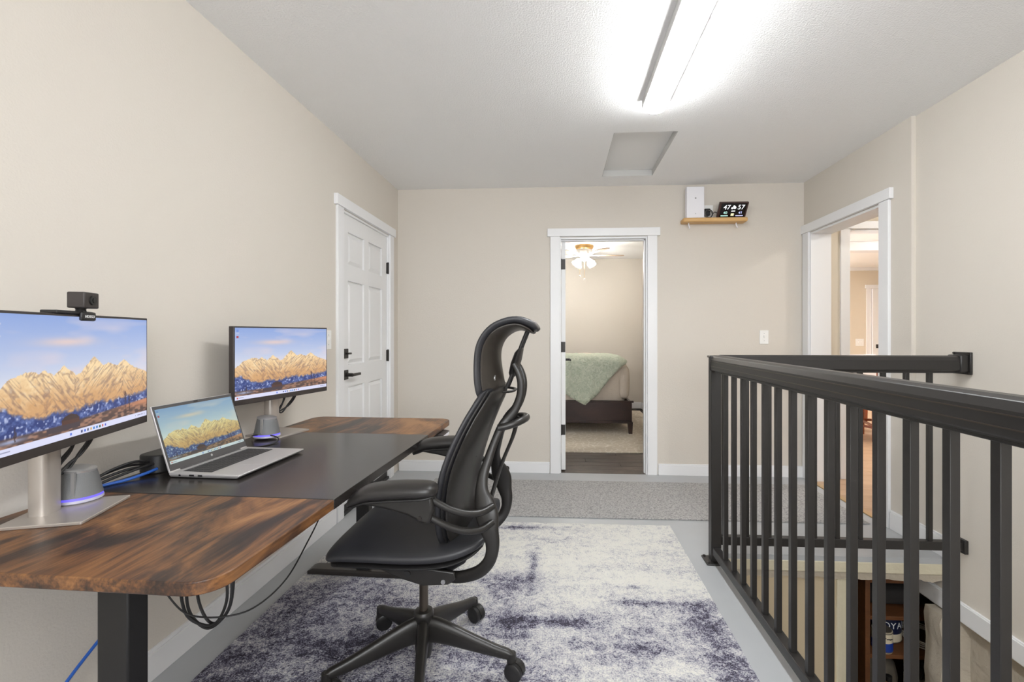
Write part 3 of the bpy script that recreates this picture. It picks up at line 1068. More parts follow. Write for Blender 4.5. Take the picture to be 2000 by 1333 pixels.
# lettering wraps the can
for i, ch in enumerate('ROYAL'):
    a = R(-90 + (i - 2.0) * 24 - 2)
    mt = Matrix.Translation((0.0895 * math.cos(a), 0.0895 * math.sin(a), 0.105)) @ Matrix.Rotation(a + math.pi / 2, 4, 'Z') @ Matrix.Rotation(math.pi / 2, 4, 'X')
    text_obj('lettering', ch, 0.052, M['printwhite'], c, mt)
c = can('paint_can', 'small white and blue paint can in front of the navy can', 1.888, 2.858, -0.642, 0.052, 0.118, M['cancream'])
MB().lathe([(0.0527, 0.010), (0.0527, 0.058)], 28).obj('label_band', M['canblue'], c)
for k_, (a0, zz) in enumerate(((-112, 0.09), (-88, 0.085), (-70, 0.083))):
    a = R(a0)
    mt = Matrix.Translation((0.0528 * math.cos(a), 0.0528 * math.sin(a), zz)) @ Matrix.Rotation(a + math.pi / 2, 4, 'Z')
    q = MB().box(-0.010, 0.010, -0.0008, 0.0008, -0.0025, 0.0025, mt)
    q.obj('print_mark', M['printdark'], c)
# wire coil, baskets and jars
coil = thing('cable_coil', 'coil of white cable lying on the storage shelf', 'cable', (2.185, 2.945, -0.642))
for k_ in range(4):
    pts = [(0.105 * math.cos(q), 0.12 * math.sin(q), 0.012 + 0.010 * k_ + 0.003 * math.sin(q * 3 + k_)) for q in np.linspace(0, 2 * math.pi, 36)]
    MB().tube(pts, 0.0035, 6).obj('loop', M['wirecoil'], coil)
c = thing('canvas_bag', 'dark canvas bundle on the upper storage shelf', 'bag', (2.05, 3.0, -0.42))
pillowy_box(-0.22, 0.30, -0.13, 0.18, 0.0, 0.12, 0.05, 14, 10, 6, 0.012, 4).obj('bundle', M['darkcloth'], c, angle=80)
c = thing('tool_case', 'black tool case on the shelf beside the cable coil', 'box', (2.24, 3.165, -0.642))
MB().box(-0.13, 0.18, -0.05, 0.10, 0.0, 0.16).obj('case_body', M['blackplastic'], c, bevel=0.012)
MB().tube(smooth_path([(-0.05, -0.055, 0.12), (-0.04, -0.08, 0.14), (0.06, -0.08, 0.14), (0.07, -0.055, 0.12)], 4), 0.007, 8).obj('handle', M['blackmetal'], c)
c = can('storage_tin', 'open cream tin with dark brushes on the lower storage shelf', 2.105, 2.90, -0.985, 0.055, 0.16, M['cancream'])
for k_ in range(4):
    q = k_ * 1.6
    MB().tube([(0.02 * math.cos(q), 0.02 * math.sin(q), 0.10), (0.05 * math.cos(q), 0.05 * math.sin(q), 0.24)], [0.006, 0.012], 8).obj('brush', M['blackplastic'], c)
c = thing('glass_jar', 'round grey glass jar on the lower storage shelf', 'jar', (1.955, 3.0, -0.985))
MB().lathe([(0.05, 0), (0.095, 0.04), (0.10, 0.12), (0.085, 0.19), (0.05, 0.23), (0.052, 0.25)], 28).obj('jar_body', M['canlid'], c)
MB().lathe([(0.055, 0.245), (0.055, 0.268), (0.01, 0.27)], 24).obj('jar_lid', M['blackmetal'], c)
c = thing('spray_bottle', 'small amber bottle in front of the glass jar', 'bottle', (1.920, 2.85, -0.985))
MB().lathe([(0.032, 0), (0.034, 0.01), (0.034, 0.11), (0.014, 0.145), (0.014, 0.165)], 20).obj('bottle_body', M['shelfwood'], c)
MB().lathe([(0.017, 0.16), (0.017, 0.19), (0.004, 0.192)], 16).obj('bottle_cap', M['blackplastic'], c)

# ------------------------------------------------------------------ office ceiling lamp and an added unseen copy
SPW = lambda v, p: math.copysign(abs(v) ** p, v)


def wrap_lamp(label, x, y0, y1):
    L = thing('ceiling_light', label, 'ceiling light', (x, (y0 + y1) / 2, ZC))
    hl = (y1 - y0) / 2
    MB().box(-0.066, 0.066, -hl + 0.006, hl - 0.006, -0.043, 0.0).obj('housing', M['lampbody'], L, bevel=0.004)
    prof = [(0.060 * SPW(math.cos(q), 0.9), -0.043 - 0.040 * SPW(math.sin(q), 0.95)) for q in np.linspace(0, math.pi, 17)]
    m = MB()
    rings = []
    for yy, sc_ in ((-hl, 0.35), (-hl + 0.006, 0.70), (-hl + 0.02, 0.93), (-hl + 0.04, 1.0), (hl - 0.04, 1.0), (hl - 0.02, 0.93), (hl - 0.006, 0.70), (hl, 0.35)):
        rings.append([(px * (0.75 + 0.25 * sc_), yy, -0.043 + (pz + 0.043) * sc_) for px, pz in prof])
    m.loft(rings)
    m.obj('diffuser', M['tube'], L)
    return L


wrap_lamp('long white wraparound lamp glowing on the ceiling', 0.515, 1.36, 2.585)
wrap_lamp('wraparound lamp added unseen behind the photographer for fill light', 0.515, -1.55, -0.325)  # unseen copy of the visible lamp, added to raise the room's brightness

# ------------------------------------------------------------------ wall shelf with its things
s = thing('wall_shelf', 'small pine shelf high on the back wall', 'shelf', (1.29, YB, 2.13))
MB().box(-0.262, 0.262, -0.105, 0.0, 0.0, 0.036).obj('shelf_board', M['shelfwood'], s, bevel=0.012, seg=4)
for x in (-0.205, 0.185):
    MB().tube(smooth_path([(x, -0.05, 0.001), (x, -0.052, -0.018), (x + 0.006, -0.055, -0.034), (x + 0.004, -0.06, -0.045)], 4), 0.005, 8).obj('hook', M['whiteplastic'], s)
s = thing('router_box', 'tall white router standing on the pine shelf', 'router', (1.133, YB - 0.055, 2.1665))
MB().box(-0.073, 0.073, -0.028, 0.028, 0.0, 0.262).obj('case', M['whiteplastic'], s, bevel=0.006, seg=3)
MB().tube([(0, -0.0275, 0.165), (0, -0.0295, 0.165)], 0.007, 14).obj('status_light', M['speakercap'], s)
MB().tube([(0, -0.0275, 0.036), (0, -0.0295, 0.036)], 0.004, 12).obj('button', M['speakercap'], s)
s = thing('wall_outlet', 'white outlet plate on the back wall behind the pine shelf', 'outlet', (1.262, YB, 2.232))
MB().box(-0.038, 0.038, -0.006, 0.0, -0.06, 0.06).obj('plate', M['switch'], s, bevel=0.002)
s = thing('power_adapter', 'black plug and coiled cord on the pine shelf beside the router', 'adapter', (1.245, YB - 0.05, 2.1665))
MB().box(-0.026, 0.022, 0.006, 0.044, 0.03, 0.088).obj('plug', M['blackplastic'], s, bevel=0.005)
for kk in range(3):
    pts = [(0.002 + 0.028 * math.cos(q), -0.008 - 0.008 * kk, 0.036 + 0.032 * math.sin(q)) for q in np.linspace(0, 2 * math.pi, 24)]
    MB().tube(pts, 0.004, 8).obj('cord_loop', M['cable'] if kk != 1 else M['wirecoil'], s)
MB().tube(smooth_path([(0.03, -0.012, 0.03), (0.05, -0.01, 0.052), (0.075, 0.0, 0.045)], 5), 0.003, 6).obj('cord', M['cable'], s)

ds = thing('weather_display', 'black weather station display with coloured digits leaning on the pine shelf', 'display', (1.425, 3.985, 2.1665))
ds_t = Matrix.Translation((0, 0, 0)) @ Matrix.Rotation(R(40), 4, 'X')
Wd, Hd = 0.232, 0.135
bx = MB().box(-Wd / 2, Wd / 2, 0.0, 0.022, 0.0, Hd, ds_t)
bx.obj('case', M['displaybrown'], ds, bevel=0.002)
MB().box(-Wd / 2 + 0.016, Wd / 2 - 0.012, -0.0015, 0.001, 0.004, Hd - 0.004, ds_t).obj('screen', M['displayblack'], ds)
# bracket so it stands
MB().prism([(0.02, 0.0), (0.055, 0.0), (0.0, 0.075), (-0.012, 0.075)], -0.03, 0.03, 'x').obj('stand', M['displaybrown'], ds)
fr = ds_t @ Matrix.Rotation(math.pi / 2, 4, 'X')
for txt, x, z, sz, mt_ in (('47', -0.052, 0.094, 0.056, 'text'), ('57', 0.062, 0.094, 0.056, 'text'), ('40', -0.056, 0.047, 0.032, 'textgreen'),
                           ('41', 0.066, 0.047, 0.032, 'textblue')):
    text_obj('digits', txt, sz, M[mt_], ds, fr @ Matrix.Translation((x, z, 0.0022)))
for x0, x1, z0, z1, mt_ in ((-0.088, -0.03, 0.018, 0.025, 'textgreen'), (0.032, 0.092, 0.018, 0.025, 'textblue'), (-0.010, 0.020, 0.058, 0.066, 'text'), (-0.008, 0.016, 0.020, 0.042, 'textyellow')):
    MB().box(x0, x1, -0.0026, -0.0018, z0, z1, ds_t).obj('bar', M[mt_], ds)
for cx, cz, rr in ((-0.008, 0.088, 0.009), (0.012, 0.092, 0.011), (0.004, 0.104, 0.008)):
    MB().tube([ds_t @ Vector((cx, -0.0018, cz)), ds_t @ Vector((cx, -0.0026, cz))], rr, 12).obj('weather_icon', M['text'], ds)

# ------------------------------------------------------------------ railings
RX = 0.82
rail = thing('guard_railing', 'long black metal guard railing beside the rug with corner post', 'railing', (RX, 2.525, 0.0))
# local y runs towards the viewer as negative
MB().box(-0.025, 0.027, -0.025, 0.025, 0.008, 1.075).obj('post', M['rail'], rail, bevel=0.003)
MB().box(-0.031, 0.033, -0.031, 0.031, 1.075, 1.087).obj('post_cap', M['rail'], rail, bevel=0.004)
pb = MB().box(-0.055, 0.050, -0.052, 0.052, 0.0, 0.009).obj('base_plate', M['rail'], rail, bevel=0.003)
for x in (-0.042, 0.038):
    for y in (-0.040, 0.040):
        MB().lathe([(0.008, 0.009), (0.008, 0.014), (0.003, 0.016)], 8, (x, y, 0)).obj('bolt', M['hardware'], pb)
YN = -3.4          # near end in local y
trp = [(-0.036, 1.018), (-0.030, 1.012), (0.030, 1.012), (0.036, 1.018), (0.036, 1.066), (0.028, 1.084), (0.014, 1.090), (-0.014, 1.090), (-0.028, 1.084), (-0.036, 1.066)]
MB().loft([[(a, YN, b) for a, b in trp], [(a, -0.032, b) for a, b in trp]]).obj('top_rail', M['rail'], rail, bevel=0.002, angle=20)
for z in (1.058, 1.034):
    MB().box(-0.0372, -0.0355, YN, -0.034, z - 0.0012, z + 0.0012).obj('groove_bead', M['chrome'], rail)
MB().box(-0.012, 0.012, YN, -0.034, 1.000, 1.0125).obj('rail_channel', M['rail'], rail, bevel=0.002)
brk = [(-0.040, 1.010), (0.040, 1.010), (0.040, 1.088), (-0.040, 1.088)]
MB().loft([[(a, -0.050, b) for a, b in brk], [(a, -0.026, b) for a, b in brk]]).obj('rail_bracket', M['rail'], rail, bevel=0.005)
MB().box(-0.020, 0.020, YN, -0.026, 0.045, 0.085).obj('bottom_rail', M['rail'], rail, bevel=0.003)
bal = None
for k in range(29):
    y = 2.3627 - 0.1110 * k - 2.525
    if bal is None:
        bal = MB().box(-0.0105, 0.0105, -0.0105, 0.0105, 0.084, 1.002).obj('baluster', M['rail'], rail, bevel=0.0015)
        o = bal
    else:
        o = share(bal, 'baluster', rail)
    o.location = (0, y, 0)
MB().box(-0.025, 0.027, YN - 0.05, YN, 0.0, 1.075).obj('post', M['rail'], rail, bevel=0.003)

rail2 = thing('guard_railing', 'short black metal guard railing at the head of the stairwell fixed to the right wall', 'railing', (RX, 2.525, 0.0))
XE = XN - RX
MB().loft([[(0.029, a, b) for a, b in trp], [(XE - 0.045, a, b) for a, b in trp]]).obj('top_rail', M['rail'], rail2, bevel=0.002, angle=20)
MB().box(0.029, XE - 0.02, -0.012, 0.012, 1.000, 1.0125).obj('rail_channel', M['rail'], rail2, bevel=0.002)
MB().box(0.029, XE - 0.015, -0.018, 0.018, 0.093, 0.138).obj('bottom_rail', M['rail'], rail2, bevel=0.003)
pb = MB().box(XE - 0.012, XE, -0.052, 0.052, 0.995, 1.108).obj('wall_bracket', M['rail'], rail2, bevel=0.003)
MB().box(XE - 0.05, XE - 0.010, -0.042, 0.042, 1.006, 1.094).obj('rail_sleeve', M['rail'], pb, bevel=0.006)
for z in (1.001, 1.102):
    for y in (-0.044, 0.044):
        MB().tube([(XE - 0.012, y, z), (XE - 0.018, y, z)], 0.006, 8).obj('bolt', M['hardware'], pb)
MB().box(XE - 0.02, XE, -0.028, 0.028, 0.080, 0.150).obj('wall_bracket', M['rail'], rail2, bevel=0.003)
b2 = None
for k in range(10):
    x = 1.545 + 0.1148 * (k - 6) + 0.0125 - RX
    if x > XE - 0.05:
        break
    if b2 is None:
        b2 = MB().box(-0.0105, 0.0105, -0.0105, 0.0105, 0.137, 1.002).obj('baluster', M['rail'], rail2, bevel=0.0015)
        o = b2
    else:
        o = share(b2, 'baluster', rail2)
    o.location = (x, 0, 0)

# ------------------------------------------------------------------ rugs
m = MB().box(-1.02, 1.955, 3.065, 3.825, 0.0005, 0.008)
tag(m.obj('runner_mat', M['runner'], bevel=0.002), 'plain grey runner carpet in front of the back wall', 'rug')

NXr, NYr = 130, 160
RX0, RX1, RY0_, RY1_ = -1.255, 0.685, 0.35, 2.945
vs, band = [], []


def blob(x, y, cx, cy, rx, ry):
    return math.exp(-(((x - cx) / rx) ** 2 + ((y - cy) / ry) ** 2))


for j in range(NYr + 1):
    y = RY0_ + (RY1_ - RY0_) * j / NYr
    for i in range(NXr + 1):
        x = RX0 + (RX1 - RX0) * i / NXr
        vs.append((x, y, 0.013 + rng.uniform(-0.0015, 0.0015)))
        sg = lambda q: 1 / (1 + math.exp(-max(-40, min(40, q))))
        b_ = 0.57
        b_ += 0.19 * sg((y - 2.12) / 0.04)
        b_ -= 0.20 * sg((-0.50 - x) / 0.10) * sg((2.6 - y) / 0.1)  # desk side darker: rug pattern with some desk shade painted in
        b_ -= 0.12 * sg((1.55 - y) / 0.1)
        for cx, cy, rx, ry, k_ in ((-0.22, 2.23, 0.15, 0.10, -0.42), (-0.13, 2.42, 0.032, 0.15, -0.45), (-0.24, 2.87, 0.16, 0.035, -0.45), (0.42, 2.09, 0.20, 0.025, -0.30),
                                   (-0.20, 1.90, 0.10, 0.09, -0.32), (0.06, 1.93, 0.14, 0.04, -0.28), (0.30, 1.88, 0.12, 0.03, -0.20), (0.60, 1.98, 0.09, 0.14, -0.26),
                                   (0.62, 1.70, 0.08, 0.16, -0.24), (0.30, 1.78, 0.10, 0.03, -0.20), (0.08, 1.80, 0.08, 0.03, -0.20), (0.12, 2.08, 0.06, 0.04, 0.25),
                                   (0.42, 1.70, 0.07, 0.06, 0.18), (-0.05, 2.70, 0.28, 0.05, -0.12), (0.35, 2.22, 0.05, 0.015, -0.28), (-0.55, 2.45, 0.2, 0.05, 0.1),
                                   (-0.95, 2.2, 0.18, 0.12, -0.1), (-0.75, 1.75, 0.18, 0.12, -0.08)):
            b_ += k_ * blob(x, y, cx, cy, rx, ry)
        band.append(b_)
fs = [(j * (NXr + 1) + i, j * (NXr + 1) + i + 1, (j + 1) * (NXr + 1) + i + 1, (j + 1) * (NXr + 1) + i) for j in range(NYr) for i in range(NXr)]
nv = len(vs)
# skirt down to the floor
edge = [i for i in range(NXr + 1)] + [j * (NXr + 1) + NXr for j in range(1, NYr + 1)] + \
       [NYr * (NXr + 1) + i for i in range(NXr - 1, -1, -1)] + [j * (NXr + 1) for j in range(NYr - 1, 0, -1)]
for e in edge:
    p = vs[e]
    vs.append((p[0], p[1], 0.0005))
    band.append(band[e])
k = len(edge)
fs += [(edge[i], edge[(i + 1) % k], nv + (i + 1) % k, nv + i) for i in range(k)]
rug = MB().add(vs, fs).obj('area_rug', M['rug'], angle=80)
at = rug.data.attributes.new('band', 'FLOAT', 'POINT')
at.data.foreach_set('value', band)
tag(rug, 'cream grey and navy abstract area rug under the office chair', 'rug')

# ------------------------------------------------------------------ desk
DA = R(-1.9)
DZ = 0.755
desk = thing('standing_desk', 'standing desk with rustic brown ends and black middle panel', 'desk', (-0.962, 1.63, 0.0), DA)
DLn, DWd, DT = 0.82, 0.372, 0.026      # half length, half depth, thickness


def rounded_rect(x0, x1, y0, y1, r, corners):
    pts = []
    for (cx, cy, a0, key) in ((x1, y0, -90, 'br'), (x1, y1, 0, 'tr'), (x0, y1, 90, 'tl'), (x0, y0, 180, 'bl')):
        if key in corners:
            ox, oy = (cx - r if cx == x1 else cx + r), (cy - r if cy == y1 else cy + r)
            pts += [(ox + r * math.cos(R(a0 + 9 * i)), oy + r * math.sin(R(a0 + 9 * i))) for i in range(11)]
        else:
            pts.append((cx, cy))
    return pts


B0, B1 = -0.392, 0.420
MB().prism(rounded_rect(-DWd, DWd, -DLn, B0 - 0.0006, 0.06, ('br', 'bl')), DZ - DT, DZ).obj('top_panel', M['deskwood'], desk, bevel=0.0025)
MB().prism(rounded_rect(-DWd, DWd, B0, B1, 0.06, ()), DZ - DT - 0.001, DZ + 0.0008).obj('top_panel', M['blackpanel'], desk, bevel=0.0015)['label'] = 'black middle panel'
MB().prism(rounded_rect(-DWd, DWd, B1 + 0.0006, DLn, 0.06, ('tr', 'tl')), DZ - DT, DZ).obj('top_panel', M['deskwood'], desk, bevel=0.0025)
for y in (-0.605, 0.64):
    MB().box(-0.062, 0.015, y - 0.026, y + 0.026, 0.36, DZ - DT - 0.03).obj('upper_column', M['deskmetal'], desk, bevel=0.004)
    MB().box(-0.056, 0.009, y - 0.021, y + 0.021, 0.03, 0.37).obj('lower_column', M['deskmetal'], desk, bevel=0.003)
    f_ = MB()
    f_.loft([[(-0.30, y - 0.036, 0.014), (0.255, y - 0.036, 0.014), (0.255, y + 0.036, 0.014), (-0.30, y + 0.036, 0.014)],
             [(-0.30, y - 0.036, 0.030), (0.255, y - 0.036, 0.030), (0.255, y + 0.036, 0.030), (-0.30, y + 0.036, 0.030)],
             [(-0.275, y - 0.030, 0.040), (0.235, y - 0.030, 0.040), (0.235, y + 0.030, 0.040), (-0.275, y + 0.030, 0.040)]])
    f_.obj('foot', M['footmetal'], desk, bevel=0.002)
    MB().box(-0.31, 0.27, y - 0.03, y + 0.03, DZ - DT - 0.030, DZ - DT - 0.001).obj('support_arm', M['deskmetal'], desk, bevel=0.002)
for x in (-0.085, 0.04):
    MB().box(x - 0.02, x + 0.02, -0.60, 0.63, DZ - DT - 0.030, DZ - DT - 0.002).obj('cross_beam', M['deskmetal'], desk)
kp = MB().loft([[(0.335, 0.585, DZ - DT - 0.002), (0.335, 0.70, DZ - DT - 0.002), (0.335, 0.70, DZ - DT - 0.030), (0.335, 0.585, DZ - DT - 0.030)],
                [(0.392, 0.585, DZ - DT - 0.010), (0.392, 0.70, DZ - DT - 0.010), (0.388, 0.70, DZ - DT - 0.032), (0.388, 0.585, DZ - DT - 0.032)]]).obj('control_keypad', M['bezel'], desk, bevel=0.003)
for k in range(5):
    MB().box(0.3885, 0.3925, 0.597 + k * 0.019, 0.609 + k * 0.019, DZ - DT - 0.027, DZ - DT - 0.015).obj('keypad_button', M['whiteplastic'], kp)


# ------------------------------------------------------------------ display picture (computed per vertex)
def picture(nx, ny, tint, icons_left=True):
    rs = np.random.RandomState(3)
    s = np.linspace(0, 1, nx)
    t = np.linspace(0, 1, ny)
    Sg, Tg = np.meshgrid(s, t)

    def vnoise(freq_s, freq_t, seed):
        g = np.random.RandomState(seed).rand(int(freq_t) + 3, int(freq_s) + 3)
        x = Sg * freq_s
        y = Tg * freq_t
        xi = x.astype(int)
        yi = y.astype(int)
        fx = x - xi
        fy = y - yi
        fx = fx * fx * (3 - 2 * fx)
        fy = fy * fy * (3 - 2 * fy)
        return (g[yi, xi] * (1 - fx) + g[yi, xi + 1] * fx) * (1 - fy) + (g[yi + 1, xi] * (1 - fx) + g[yi + 1, xi + 1] * fx) * fy
    C = lambda r, g, b: np.array([r, g, b], float) / 255
    def mix(a, b, k):
        return a * (1 - k[..., None]) + b * k[..., None]
    # sky
    sky = mix(np.ones(Sg.shape + (3,)) * C(208, 212, 226), np.ones(Sg.shape + (3,)) * C(136, 161, 214), np.clip((Tg - 0.5) / 0.5, 0, 1) ** 0.8)
    cl = vnoise(4, 9, 1) * 0.6 + vnoise(10, 22, 2) * 0.4
    sky = mix(sky, np.ones_like(sky) * C(214, 202, 212), np.clip((cl - 0.48) * 3, 0, 1) * 0.55)
    sky = mix(sky, np.ones_like(sky) * C(228, 200, 190), np.exp(-((Sg - 0.38) / 0.16) ** 2 - ((Tg - 0.79) / 0.035) ** 2) * 0.8)
    # ridge
    px = [0.0, 0.05, 0.12, 0.17, 0.22, 0.25, 0.30, 0.36, 0.39, 0.43, 0.47, 0.52, 0.555, 0.58, 0.62, 0.66, 0.70, 0.74, 0.79, 0.83, 0.88, 0.94, 1.0]
    pz = [0.44, 0.50, 0.565, 0.58, 0.55, 0.575, 0.53, 0.60, 0.565, 0.515, 0.53, 0.60, 0.655, 0.635, 0.57, 0.595, 0.575, 0.56, 0.615, 0.57, 0.53, 0.49, 0.46]
    ridge = np.interp(s, px, pz) + (np.interp(s * 60, np.arange(62), rs.rand(62)) - 0.5) * 0.022 + (rs.rand(nx) - 0.5) * 0.008
    mount = Tg < ridge[None, :]
    tex = vnoise(34, 24, 5) * 0.4 + vnoise(75, 50, 6) * 0.35 + vnoise(150, 100, 7) * 0.25
    S0, T0 = Sg, Tg
    Sg, Tg = np.clip(S0 + (T0 - 0.4) * 0.5, 0, 1), T0
    d1_ = vnoise(70, 14, 8)
    Sg = np.clip(S0 - (T0 - 0.4) * 0.6, 0, 1)
    d2_ = vnoise(60, 14, 9)
    Sg = S0
    side = np.clip((vnoise(11, 5, 10) - 0.5) * 4 + 0.5, 0, 1)
    strk = 1 - np.abs((d1_ * side + d2_ * (1 - side)) * 2 - 1)
    hi = np.ones(Sg.shape + (3,)) * C(240, 212, 166)
    mid = np.ones_like(hi) * C(206, 160, 112)
    drk = np.ones_like(hi) * C(122, 92, 84)
    mcol = mix(mid, hi, np.clip((Tg - 0.28) / 0.25 + (tex - 0.5) * 0.9, 0, 1))
    mcol = mix(mcol, drk, np.clip((tex * 0.5 + strk * 0.5 - 0.55) * 3.6, 0, 1) * 0.62)
    snow = np.clip((tex - 0.66) * 6, 0, 1) * np.clip((Tg - 0.35) * 5, 0, 1)
    mcol = mix(mcol, np.ones_like(hi) * C(246, 232, 208), snow * 0.7)
    # blue shaded foothills
    foot_top = np.interp(s, [0, 0.06, 0.14, 0.22, 0.30, 0.42, 0.55, 0.7, 0.85, 1.0], [0.345, 0.335, 0.27, 0.215, 0.245, 0.235, 0.26, 0.255, 0.27, 0.285]) + (np.interp(s * 40, np.arange(42), rs.rand(42)) - 0.5) * 0.03
    k = np.clip((foot_top[None, :] - Tg) * 30 + (tex - 0.5) * 1.5, 0, 1)
    blue = mix(np.ones_like(hi) * C(46, 62, 120), np.ones_like(hi) * C(104, 122, 176), np.clip((tex - 0.45) * 3, 0, 1))
    blue = mix(blue, np.ones_like(hi) * C(170, 180, 214), np.clip((vnoise(90, 50, 12) - 0.72) * 6, 0, 1))
    mcol = mix(mcol, blue, k)
    img = np.where(mount[..., None], mcol, sky)
    # plain
    pl_top = np.interp(s, [0, 0.3, 0.5, 0.75, 1.0], [0.12, 0.115, 0.135, 0.16, 0.185])
    kk = np.clip((pl_top[None, :] - Tg) * 60 + 0.5, 0, 1)
    pcol = mix(np.ones_like(hi) * C(84, 66, 62), np.ones_like(hi) * C(156, 118, 98), np.clip((vnoise(40, 70, 15) - 0.4) * 2.5, 0, 1))
    pcol = mix(pcol, np.ones_like(hi) * C(196, 134, 100), np.clip((Sg - 0.62) * 3, 0, 1) * np.clip((Tg - 0.10) * 20, 0, 1))
    pcol = mix(pcol, np.ones_like(hi) * C(150, 160, 190), np.exp(-((Sg - 0.08) / 0.07) ** 2 - ((Tg - 0.09) / 0.015) ** 2))
    img = mix(img, pcol, kk)
    # barn
    u_ = np.abs(Sg - 0.40)
    barn = (u_ < 0.055) & (Tg > 0.10) & (Tg < 0.150) | (u_ < 0.058 - (Tg - 0.150) * 0.7) & (Tg >= 0.150) & (Tg < 0.180) | (u_ < 0.037 - (Tg - 0.180) * 2.0) & (Tg >= 0.180)
    img[barn] = C(84, 56, 48)
    img[barn & (Tg > 0.150)] = C(66, 50, 48)
    low = (np.abs(Sg - 0.36) < 0.10) & (Tg < 0.115) & (Tg > 0.075)
    img[low] = C(70, 60, 66)
    # bare trees
    for cx, w_, h_ in ((0.80, 0.016, 0.20), (0.835, 0.012, 0.16), (0.10, 0.012, 0.09)):
        tt = (np.abs(Sg - cx) < w_ * (0.15 + 1.6 * (Tg - 0.08) / h_ * (1.15 - (Tg - 0.08) / h_))) & (Tg < 0.10 + h_) & (Tg > 0.08) & ((tex > 0.52) | (np.abs(Sg - cx) < 0.0025))
        img[tt] = img[tt] * 0.35 + C(60, 42, 40) * 0.65
    # task bar with icons
    bar = Tg < 0.052
    img[bar] = C(214, 216, 240)
    for i in range(9):
        cx = 0.47 + i * 0.021
        q = (np.abs(Sg - cx) < 0.0055) & (np.abs(Tg - 0.026) < 0.011)
        img[q] = C(*[(60, 70, 120), (70, 110, 210), (50, 60, 90), (210, 170, 70), (60, 130, 200), (40, 120, 190), (40, 90, 60), (200, 90, 70), (80, 90, 200)][i])
    q = (np.abs(Sg - 0.40) < 0.006) & (np.abs(Tg - 0.026) < 0.011)
    img[q] = C(90, 120, 220)
    q = (np.abs(Sg - 0.022) < 0.006) & (np.abs(Tg - 0.026) < 0.011)
    img[q] = C(190, 80, 70)
    q = (np.abs(Sg - 0.055) < 0.022) & (np.abs(Tg - 0.026) < 0.004)
    img[q] = C(150, 152, 180)
    q = (np.abs(Sg - 0.93) < 0.05) & (np.abs(Tg - 0.026) < 0.004) & (vnoise(120, 4, 21) > 0.5)
    img[q] = C(120, 122, 160)
    if icons_left:
        for i, (cc) in enumerate(((110, 140, 210), (170, 60, 70))):
            q = (np.abs(Sg - 0.022) < 0.010) & (np.abs(Tg - (0.955 - i * 0.085)) < 0.016)
            img[q] = C(*cc)
            q = (np.abs(Sg - 0.022) < 0.014) & (np.abs(Tg - (0.925 - i * 0.085)) < 0.005)
            img[q] = C(180, 190, 220)
    img = np.clip(img * np.array(tint), 0, 1)
    return np.where(img > 0.04045, ((img + 0.055) / 1.055) ** 2.4, img / 12.92)


def screen_mesh(name, w, h, nx, ny, tint, material, parent, mtx):
    img = picture(nx, ny, tint)
    s = np.linspace(-w / 2, w / 2, nx)
    t = np.linspace(0, h, ny)
    X, Z = np.meshgrid(s, t)
    V = np.stack([X.ravel(), np.zeros(X.size), Z.ravel()], 1)
    i = np.arange(nx * ny).reshape(ny, nx)
    F = np.stack([i[:-1, :-1].ravel(), i[:-1, 1:].ravel(), i[1:, 1:].ravel(), i[1:, :-1].ravel()], 1)
    me = bpy.data.meshes.new(name)
    me.vertices.add(len(V))
    me.vertices.foreach_set('co', V.ravel())
    me.loops.add(F.size)
    me.loops.foreach_set('vertex_index', F.ravel().astype(np.int32))
    me.polygons.add(len(F))
    me.polygons.foreach_set('loop_start', np.arange(0, F.size, 4, dtype=np.int32))
    me.update()
    me.validate()
    a = me.attributes.new('picture', 'FLOAT_COLOR', 'POINT')
    a.data.foreach_set('color', np.concatenate([img.reshape(-1, 3), np.ones((nx * ny, 1))], 1).ravel())
    me.transform(mtx)
    me.materials.append(material)
    o = bpy.data.objects.new(name, me)
    col.objects.link(o)
    o.parent = parent
    return o


M['screen'] = attr_emit('screen_mountains', SCREEN)
MW, MH = 0.548, 0.322


def monitor(label, loc, rz, zb, cdx, bdx, bdy):
    """local x = width to the viewer's right, front towards -y; origin on the desk under the panel centre"""
    mo = thing('monitor', label, 'monitor', loc, rz, 'desktop monitors on the standing desk')
    MB().box(-MW / 2, MW / 2, 0.0, 0.024, zb, zb + MH).obj('panel_frame', M['bezel'], mo, bevel=0.002)
    MB().box(-MW / 2 + 0.09, MW / 2 - 0.09, 0.022, 0.045, zb + 0.05, zb + MH - 0.06).obj('back_housing', M['bezel'], mo, bevel=0.008)
    sh_ = screen_mesh('screen', MW - 0.012, MH - 0.028, 420, 240, (1, 1, 1), M['screen'], mo, Matrix.Translation((0, -0.0008, zb + 0.022)))
    # bent column: flat oval post
    pts = []
    for k in range(20):
        q = 2 * math.pi * k / 20
        cs, sn = math.cos(q), math.sin(q)
        pts.append((cdx + 0.030 * math.copysign(abs(cs) ** 0.6, cs), 0.068 + 0.022 * math.copysign(abs(sn) ** 0.6, sn)))
    cl_ = MB().prism(pts, 0.006, zb + 0.22).obj('stand_column', M['silver'], mo)
    MB().box(cdx + 0.0302, cdx + 0.0312, 0.058, 0.078, 0.07, 0.155).obj('cable_slot', M['blackplastic'], cl_)
    MB().box(-0.05, 0.05, 0.040, 0.068, zb + 0.09, zb + 0.20).obj('mount', M['blackplastic'], mo, bevel=0.006)
    MB().prism(rounded_rect(bdx - 0.095, bdx + 0.095, bdy - 0.055, bdy + 0.115, 0.004, ('br', 'tr', 'tl', 'bl')), 0.0, 0.0075).obj('stand_base', M['silver'], mo, bevel=0.0015)
    return mo


def between(A, B):
    A, B = Vector(A), Vector(B)
    d = B - A
    c_ = (A + B) / 2
    return c_, math.atan2(d.y, d.x), d.length


